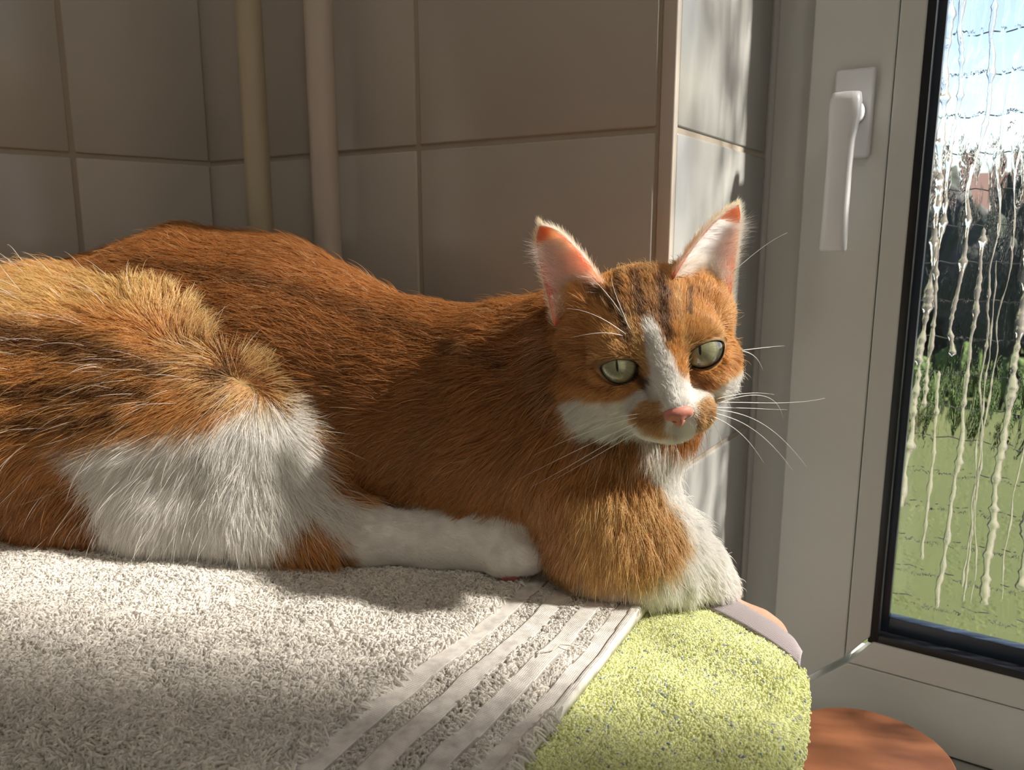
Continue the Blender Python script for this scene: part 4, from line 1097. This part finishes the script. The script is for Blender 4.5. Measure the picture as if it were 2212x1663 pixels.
LEN = np.where((G0 == FORE) & (pxr > 1490), .010, LEN); LEN = np.where((G0 == FARLEG) & (pxr > 1500), .010, LEN)
LEN = np.where((G0 == THIGH) & (pyr > 1050), .024, LEN)
LEN = LEN * rng.uniform(.65, 1.15, n_h)
stray = rng.random(n_h) < .02; LEN = np.where(stray & (G0 != HFOOT), LEN * 1.35, LEN)
guard = stray & (G0 == THIGH) & (rng.random(n_h) < .14); LEN = np.where(guard, LEN * 1.35, LEN)
LIFT = np.radians(np.array([17, 27, 16, 34, 20, 26, 30])[G0]) * rng.uniform(.6, 1.4, n_h)
LIFT = np.where(stray, LIFT * 1.6, LIFT); LIFT = np.where((G0 == HEAD) & (fy > .4), LIFT * 1.45, LIFT)
# tufts: neighbouring hairs lean together
tz = snoise(R0, 70, 31, 2); tz2 = snoise(R0, 190, 32, 2); B0 = np.cross(N0, D0)
swing = .20 * tz + .22 * tz2 + rng.normal(0, .10, n_h); swing = np.where(G0 == HEAD, swing * .7, swing)
D1 = D0 * np.cos(swing)[:, None] + B0 * np.sin(swing)[:, None]
LIFT = LIFT * (1 + .35 * snoise(R0, 110, 33, 2))
K_ = 6; ts = np.linspace(0, 1, K_)
PT = np.zeros((n_h, K_, 3)); grav = np.array([0, 0, -1.0])
cl, sl_ = np.cos(LIFT)[:, None], np.sin(LIFT)[:, None]
curl = rng.normal(0, .10, n_h)[:, None]
for j, t in enumerate(ts):
    PT[:, j] = R0 - N0 * .0003 + LEN[:, None] * (t * (D1 * cl + N0 * sl_) - N0 * (.45 * sl_ * t * t) + B0 * curl * t * t + grav * .10 * t * t)
RADB = np.array([.00015, .00016, .00010, .00015, .00010, .00015, .00014])[G0]
RADB = np.where((G0 == HEAD) & (fy > .4), .000085, RADB) * rng.uniform(.75, 1.25, n_h)
RADB = np.where(~(((N0 * (R0 - CAM)).sum(1) / np.linalg.norm(R0 - CAM, axis=1)) < .35), RADB * 2.0, RADB)
RAD = RADB[:, None] * np.array([1, 1, .92, .78, .55, .15])[None]
# keep hairs above the towel
on = ((-(PT[..., :2] - HO) @ HNRM) > -.002); PT[..., 2] = np.where(on & (PT[..., 2] < .0015), .0015 + .15 * (PT[..., 2] - .0015), PT[..., 2])
HC0 = coat(R0, G0); val = np.where(HC0.min(1) > .55, rng.uniform(.96, 1.01, n_h), rng.uniform(.72, 1.2, n_h))[:, None] * (1 + .06 * snoise(R0, 120, 40, 2))[:, None]
whitish = (HC0.min(1) > .55)
pale = (rng.random(n_h) < .10) & ~whitish
HC0 = np.where(pale[:, None], HC0 * .5 + .5 * np.array((.86, .66, .38)), HC0) * val
HC0 = np.where(guard[:, None], np.array((.93, .88, .80)), HC0); whitish = whitish | guard
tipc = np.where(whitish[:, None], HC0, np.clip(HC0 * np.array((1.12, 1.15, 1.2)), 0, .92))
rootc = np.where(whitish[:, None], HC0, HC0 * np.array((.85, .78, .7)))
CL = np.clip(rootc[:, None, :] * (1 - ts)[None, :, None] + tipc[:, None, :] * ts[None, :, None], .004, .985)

def fur_mat(name, trans=.47, gloss=.05):
    m = bpy.data.materials.new(name); m.use_nodes = True
    n, l = m.node_tree.nodes, m.node_tree.links; n.clear()
    out = n.new('ShaderNodeOutputMaterial'); a = n.new('ShaderNodeAttribute'); a.attribute_name = 'fibre'
    d = n.new('ShaderNodeBsdfDiffuse'); t = n.new('ShaderNodeBsdfTranslucent'); g = n.new('ShaderNodeBsdfGlossy'); g.inputs['Roughness'].default_value = .38
    g.inputs['Color'].default_value = (1, .93, .84, 1)
    mx = n.new('ShaderNodeMixShader'); mx.inputs[0].default_value = trans; mx2 = n.new('ShaderNodeMixShader'); mx2.inputs[0].default_value = gloss
    l.new(a.outputs['Color'], d.inputs[0]); l.new(a.outputs['Color'], t.inputs[0]); l.new(d.outputs[0], mx.inputs[1]); l.new(t.outputs[0], mx.inputs[2])
    l.new(mx.outputs[0], mx2.inputs[1]); l.new(g.outputs[0], mx2.inputs[2]); l.new(mx2.outputs[0], out.inputs[0])
    return m
def fine_fur_mat(name):
    m = bpy.data.materials.new(name); m.use_nodes = True
    n, l = m.node_tree.nodes, m.node_tree.links; n.clear()
    out = n.new('ShaderNodeOutputMaterial'); a = n.new('ShaderNodeAttribute'); a.attribute_name = 'fibre'
    h_ = n.new('ShaderNodeBsdfHairPrincipled'); h_.model = 'CHIANG'; h_.parametrization = 'COLOR'
    h_.inputs['Roughness'].default_value = .35; h_.inputs['Radial Roughness'].default_value = .55; h_.inputs['Coat'].default_value = 0.0; h_.inputs['IOR'].default_value = 1.5
    l.new(a.outputs['Color'], h_.inputs['Color']); l.new(h_.outputs[0], out.inputs[0])
    return m
FURM = fur_mat('cat_fur'); EARFUR = fine_fur_mat('ear_hair')
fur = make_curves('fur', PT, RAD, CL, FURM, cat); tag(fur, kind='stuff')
print('hairs', n_h, 'verts', len(CV))

# ---- eyes
def eye_basis(e_):
    c = HW(e_); tgt = CAM + np.array([-.03, 0, -.005]); g_ = tgt - c; g_ /= np.linalg.norm(g_)
    up_ = HM @ np.array((0, 0, 1.0)); up_ = up_ - g_ * (up_ @ g_); up_ /= np.linalg.norm(up_)
    return c, g_, up_, np.cross(up_, g_)
EYEM = attr_mat('eye', 'fibre', .12, 1.0, .5)
LIDM = attr_mat('eyelid_skin', 'fibre', .6, 0, .3)
for s, e_ in zip((-1, 1), EYEC):
    c, g_, up_, rt_ = eye_basis(e_)
    nu, nv = 128, 90; V = []; C_ = []
    for i in range(nv + 1):
        th = (i / nv) ** 1.25 * math.pi * .75
        for j in range(nu):
            ph = 2 * math.pi * j / nu; a, b = math.sin(th) * math.cos(ph), math.sin(th) * math.sin(ph)
            bul = 1 + .05 * max(0, 1 - (th / .75) ** 2)
            V.append(c + EYER * .01 * bul * (g_ * math.cos(th) + rt_ * a + up_ * b))
            r_ = math.hypot(a, b)
            iris = np.array((.36, .355, .215)) * (.85 + .25 * math.sin(ph * 23 + 2 * math.sin(ph * 7)) * .35)
            if r_ < .42: iris = iris * .9 + np.array((.06, .07, .03)) * (.42 - r_) / .42 * 1.2
            k_ = min(1, max(0, (r_ - .70) / .14)); cc_ = iris * (1 - k_) + np.array((.03, .025, .015)) * k_
            if abs(a) < .055 * math.sqrt(max(0, 1 - (b / .27) ** 2)) and abs(b) < .27: cc_ = np.array((.003, .003, .003))
            C_.append(cc_)
    Fs = [(i * nu + j, i * nu + (j + 1) % nu, (i + 1) * nu + (j + 1) % nu, (i + 1) * nu + j) for i in range(nv) for j in range(nu)]
    eb = np_mesh('eyeball', world_to(cat, np.array(V)), np.array(Fs), EYEM, cat); set_color(eb, 'fibre', C_)
    tag(eb, 'pale green eye with a narrow slit pupil')
    # lids: a shell around the eyeball with an almond opening
    tl = math.radians(16) * s
    ax_, az_ = HM @ np.array((math.cos(tl), 0, math.sin(tl))), HM @ np.array((-math.sin(tl), 0, math.cos(tl))); ay_ = HM @ np.array((0, 1.0, 0))
    NUM = 72; rows = []; 
    for q_, (gr_, rr_) in enumerate(((1.0, 1.015), (1.025, 1.062), (1.055, 1.075), (1.16, 1.07), (1.30, 1.02))):
        for k in range(NUM):
            t = 2 * math.pi * k / NUM
            ex, ez = 1.11 * math.cos(t), .71 * math.sin(t)
            ez *= (1 - .22 * abs(math.cos(t)) ** 3); 
            if math.cos(t) * s < -.5: ez -= .10 * (abs(math.cos(t)) - .5)
            ex *= gr_; ez *= gr_
            d2 = ex * ex + ez * ez; R_ = EYER * rr_
            yy = math.sqrt(max(.05, R_ * R_ - d2))
            rows.append(c + .01 * (ax_ * ex + az_ * ez + ay_ * yy))
    nr = 5; Fs = [(i * NUM + k, i * NUM + (k + 1) % NUM, (i + 1) * NUM + (k + 1) % NUM, (i + 1) * NUM + k) for i in range(nr - 1) for k in range(NUM)]
    lid = np_mesh('eyelid', world_to(cat, np.array(rows)), np.array(Fs), LIDM, cat)
    lc = coat(np.array(rows), np.full(len(rows), HEAD)) * .4; lc[:2 * NUM] = (.035, .016, .012); lc[2 * NUM:3 * NUM] = lc[2 * NUM:3 * NUM] * .35 + .65 * np.array((.05, .022, .015)); set_color(lid, 'fibre', lc)

# ---- nose leather, from a small field of its own
def field_mesh(name, fn, lo, hi, st_, m, parent, tr):
    ax = [np.arange(lo[i], hi[i], st_) for i in range(3)]
    P = np.stack(np.meshgrid(*ax, indexing='ij'), -1); V, Q = surface_nets(fn(P), *ax); V = relax(V, Q, 2)
    N = vnormals(V, Q)
    if ((V - V.mean(0)) * N).sum() < 0: Q = Q[:, ::-1]
    return np_mesh(name, world_to(parent, tr(V)), Q, m, parent)
def E_(P, c, r): 
    q = (P - np.array(c)); r = np.array(r); k0 = np.linalg.norm(q / r, axis=-1); k1 = np.linalg.norm(q / (r * r), axis=-1); return k0 * (k0 - 1) / (k1 + 1e-9)
def smin(a, b, k): h = np.clip(k - np.abs(a - b), 0, None) / k; return np.minimum(a, b) - h * h * k / 4
def nose_f(P):
    d = E_(P, (0, 4.90, -1.50), (.70, .52, .36))
    for s in (-1, 1): d = smin(d, E_(P, (s * .50, 4.84, -1.68), (.32, .40, .28)), .18)
    d = smin(d, E_(P, (0, 4.90, -1.80), (.46, .46, .36)), .15)
    d = smin(d, E_(P, (0, 4.88, -2.05), (.26, .42, .36)), .18)
    for s in (-1, 1):
        q = E_(P, (s * .37, 5.30, -1.93), (.19, .22, .085)); d = np.maximum(d, -q)
    g_ = np.maximum(np.abs(P[..., 0]) - .016, np.abs(P[..., 2] + 2.1) - .28); g_ = np.maximum(g_, 5.28 - P[..., 1]); d = np.maximum(d, -g_)
    return d
NOSEM = mat('nose_leather', (.60, .25, .19), .5, .35, bump=(900, .25, .0006), var=(160, .4, (.50, .17, .14)))
no_ = field_mesh('nose', nose_f, (-.95, 4.3, -2.5), (.95, 5.7, -1.0), .032, NOSEM, cat, HW)
tag(no_, 'pink nose')

# ---- ears: thin cupped shells
EARM = bpy.data.materials.new('ear_skin'); EARM.use_nodes = True
n, l = EARM.node_tree.nodes, EARM.node_tree.links; n.clear()
out = n.new('ShaderNodeOutputMaterial'); d_b = n.new('ShaderNodeBsdfDiffuse'); t_b = n.new('ShaderNodeBsdfTranslucent'); mx = n.new('ShaderNodeMixShader'); mx.inputs[0].default_value = .82
nz = n.new('ShaderNodeTexNoise'); nz.inputs['Scale'].default_value = 90; rp = n.new('ShaderNodeValToRGB'); tc = n.new('ShaderNodeTexCoord')
rp.color_ramp.elements[0].position = .35; rp.color_ramp.elements[0].color = (.90, .42, .30, 1); rp.color_ramp.elements[1].position = .62; rp.color_ramp.elements[1].color = (.97, .66, .50, 1)
l.new(tc.outputs['Object'], nz.inputs['Vector']); l.new(nz.outputs['Fac'], rp.inputs[0])
l.new(rp.outputs[0], d_b.inputs[0]); l.new(rp.outputs[0], t_b.inputs[0])
l.new(d_b.outputs[0], mx.inputs[1]); l.new(t_b.outputs[0], mx.inputs[2]); l.new(mx.outputs[0], out.inputs[0])
def ear(eo, ei, bulge_dir, depth, label, back_c):
    """eo / ei: (px, py, Y) points of the outer and inner rim from base to tip"""
    NS, NTT = 26, 21
    O = resample(smooth_line(resample([PY(p[0], p[1], p[2] + .025) for p in eo], 40), 8), NS); I = resample(smooth_line(resample([PY(p[0], p[1], p[2] + .025) for p in ei], 40), 8), NS)
    grid = np.zeros((NS, NTT, 3))
    for i in range(NS):
        s = i / (NS - 1); dp = depth * (1 - s) ** .7 * (.35 + .65 * min(1, 3 * (1 - s)))
        for j in range(NTT):
            t = j / (NTT - 1) * 2 - 1
            grid[i, j] = O[i] * (1 - t) / 2 + I[i] * (1 + t) / 2 + bulge_dir * dp * (1 - t * t) ** .8
    V = grid.reshape(-1, 3); id_ = np.arange(NS * NTT).reshape(NS, NTT)
    Q = np.stack([id_[:-1, :-1], id_[:-1, 1:], id_[1:, 1:], id_[1:, :-1]], -1).reshape(-1, 4)
    N = vnormals(V, Q)
    if (N.mean(0) @ bulge_dir) < 0: Q = Q[:, ::-1]; N = -N          # N points to the back of the ear
    o = np_mesh('ear', world_to(cat, V), Q, EARM, cat); md = o.modifiers.new('thickness', 'SOLIDIFY'); md.thickness = .0012; md.offset = -1
    tag(o, label)
    # fur: short on the back, a fringe on the rims, long pale wisps growing out of the cup
    r = np.random.default_rng(int(eo[0][0])); Nn = N.reshape(NS, NTT, 3)
    def at(u, v):
        fi, fj = u * (NS - 1.001), v * (NTT - 1.001); i, j = fi.astype(int), fj.astype(int); a, b = (fi - i)[:, None], (fj - j)[:, None]
        g = lambda A: (A[i, j] * (1 - a) + A[i + 1, j] * a) * (1 - b) + (A[i, j + 1] * (1 - a) + A[i + 1, j + 1] * a) * b
        p, nn = g(grid), g(Nn); tg_ = grid[i + 1, j] - grid[i, j]; tg_ /= np.linalg.norm(tg_, axis=1)[:, None] + 1e-9
        ac = grid[i, j + 1] - grid[i, j]; ac /= np.linalg.norm(ac, axis=1)[:, None] + 1e-9
        return p, nn / (np.linalg.norm(nn, axis=1)[:, None] + 1e-9), tg_, ac
    sets = []
    n1 = 2200; p, nn, tg_, ac = at(r.random(n1), r.random(n1)); L = r.uniform(.004, .0075, n1)[:, None]
    dirn = tg_ + nn * .35 + r.normal(0, .12, (n1, 3)); sets.append((p + nn * .0008, dirn, L, np.array(back_c) * r.uniform(.75, 1.15, n1)[:, None], .00009))
    n2 = 1500; vv = np.where(r.random(n2) < .5, r.uniform(0, .02, n2), r.uniform(.98, .999, n2)); p, nn, tg_, ac = at(r.random(n2) ** .8, vv)
    outw = np.where(vv < .5, -1, 1)[:, None] * ac
    sets.append((p, tg_ * .9 + outw * .5 + r.normal(0, .2, (n2, 3)), r.uniform(.003, .006, n2)[:, None], np.array((.84, .64, .40)) * r.uniform(.8, 1.1, n2)[:, None], .00007))
    n3 = 3200; u = r.random(n3) ** 1.3 * .72; v = .98 - r.random(n3) ** 1.3 * .85 
    p, nn, tg_, ac = at(u, v); sets.append((p - nn * .0008, tg_ * .55 - nn * .55 - ac * .75 + r.normal(0, .16, (n3, 3)), r.uniform(.008, .019, n3)[:, None], np.array((.88, .78, .66)) * r.uniform(.85, 1.08, n3)[:, None], .00007))
    n4 = 1500; u = r.random(n4) * .22; v = r.random(n4)
    p, nn, tg_, ac = at(u, v); sets.append((p - nn * .0008, tg_ * .6 - nn * .6 + r.normal(0, .25, (n4, 3)), r.uniform(.006, .014, n4)[:, None], np.array((.88, .68, .48)) * r.uniform(.8, 1.08, n4)[:, None], .00008))
    return o, sets
BD = HM @ np.array((0, -1.0, .05)); BD /= np.linalg.norm(BD)
hb = HM @ np.array((1, 0, 0))
EL = ear([(1196, 705, .428), (1188, 665, .432), (1172, 600, .440), (1160, 545, .446), (1157, 510, .446), (1166, 487, .446)],
         [(1318, 640, .425), (1300, 605, .427), (1270, 562, .431), (1235, 522, .437), (1205, 495, .442), (1172, 486, .446)], BD * .9 + hb * .2, .020, 'pink ear turned to the wall side', (.66, .31, .10))
ER = ear([(1576, 650, .432), (1583, 615, .433), (1590, 560, .436), (1597, 505, .440), (1601, 465, .443), (1596, 443, .445)],
         [(1452, 600, .415), (1475, 560, .419), (1505, 518, .425), (1540, 478, .433), (1570, 452, .440), (1590, 443, .445)], BD * .9 - hb * .1, .018, 'pale pink ear nearest the window', (.66, .31, .10))
EP, ERD, EC = [], [], []
for o, sets in (EL, ER):
    for p, dirn, L, c, rd in sets:
        dirn = dirn / np.linalg.norm(dirn, axis=1)[:, None]; sag = np.cross(dirn, rng.normal(size=dirn.shape)) * .12
        pts = np.stack([p + dirn * L * t + sag * L * t * t for t in ts], 1); EP.append(pts)
        ERD.append(np.repeat((rd * rng.uniform(.7, 1.2, len(p)))[:, None], K_, 1) * np.array([1, 1, .95, .8, .55, .15])); EC.append(np.repeat(np.clip(c, 0, .93)[:, None, :], K_, 1))
ef = make_curves('ear_fur', np.concatenate(EP), np.concatenate(ERD), np.concatenate(EC), EARFUR, cat); tag(ef, kind='stuff')

# ---- whiskers and brow hairs
WHM = mat('whisker', (.88, .87, .84), .35, .5)
def bez(p, n_=24):
    p = [np.asarray(q) for q in p]; t = np.linspace(0, 1, n_)[:, None]
    if len(p) == 3: return (1 - t) ** 2 * p[0] + 2 * t * (1 - t) * p[1] + t * t * p[2]
    return (1 - t) ** 3 * p[0] + 3 * t * (1 - t) ** 2 * p[1] + 3 * t * t * (1 - t) * p[2] + t ** 3 * p[3]
WH = [((1548, 872, .388), (1620, 845, .39), (1680, 840, .40), (1692, 905, .405)), ((1548, 870, .388), (1620, 866, .39), (1700, 878, .40), (1782, 860, .41)), ((1545, 885, .388), (1610, 890, .39), (1670, 910, .40), (1742, 1008, .41)),
      ((1545, 893, .388), (1600, 905, .39), (1650, 930, .40), (1712, 1015, .41)), ((1540, 900, .388), (1590, 920, .39), (1620, 950, .40), (1650, 1000, .405)), ((1545, 880, .388), (1590, 880, .39), (1640, 883, .40), (1700, 885, .405)),
      ((1536, 905, .388), (1550, 925, .39), (1557, 945, .40), (1563, 972, .40)), ((1548, 862, .39), (1590, 850, .39), (1630, 845, .40), (1672, 852, .40)), ((1600, 757, .41), (1640, 752, .41), (1670, 748, .42), (1695, 747, .42)), ((1600, 758, .41), (1625, 760, .41), (1640, 775, .42), (1648, 800, .42)),
      ((1398, 905, .392), (1320, 935, .39), (1220, 985, .40), (1120, 1035, .41)), ((1395, 912, .392), (1320, 950, .39), (1230, 1010, .40), (1150, 1050, .41)), ((1395, 898, .392), (1310, 915, .39), (1230, 945, .40), (1150, 985, .41)), ((1402, 918, .392), (1340, 955, .39), (1260, 1000, .40), (1200, 1035, .405)), ((1390, 893, .392), (1320, 900, .39), (1260, 915, .40), (1200, 940, .405)),
      ((1362, 712, .398), (1340, 670, .395), (1310, 625, .395), (1265, 590, .40)), ((1358, 708, .398), (1345, 670, .395), (1328, 640, .395), (1320, 600, .40)), ((1352, 722, .398), (1310, 690, .395), (1270, 668, .395), (1222, 666, .40)), ((1345, 725, .398), (1310, 715, .395), (1280, 718, .395), (1232, 730, .40)), ((1585, 585, .43), (1620, 555, .43), (1660, 520, .43), (1700, 503, .43))]
for w_ in WH:
    pts = bez([PY(q[0], q[1], q[2] + .022) for q in w_]); tube_obj('whisker', pts, np.linspace(.00026, .00005, len(pts)), WHM, cat, 5)
# ---- claws and a pink pad on the hind paw
PADM = mat('paw_pad', (.52, .17, .16), .6, .3); CLAW = mat('claw', (.80, .72, .62), .3, .5)
blob('paw_pad', PADM, world_to(cat, PY(1098, 1240, .482)), .008, .006, .006, 3, cat, 3, .05)
tube_obj('claw', [PY(1170, 1180, .486), PY(1180, 1179, .485), PY(1186, 1184, .485)], [.0012, .0009, .0002], CLAW, cat, 8)
tube_obj('claw', [PY(1166, 1205, .484), PY(1173, 1206, .483), PY(1177, 1210, .483)], [.0011, .0008, .0002], CLAW, cat, 8)
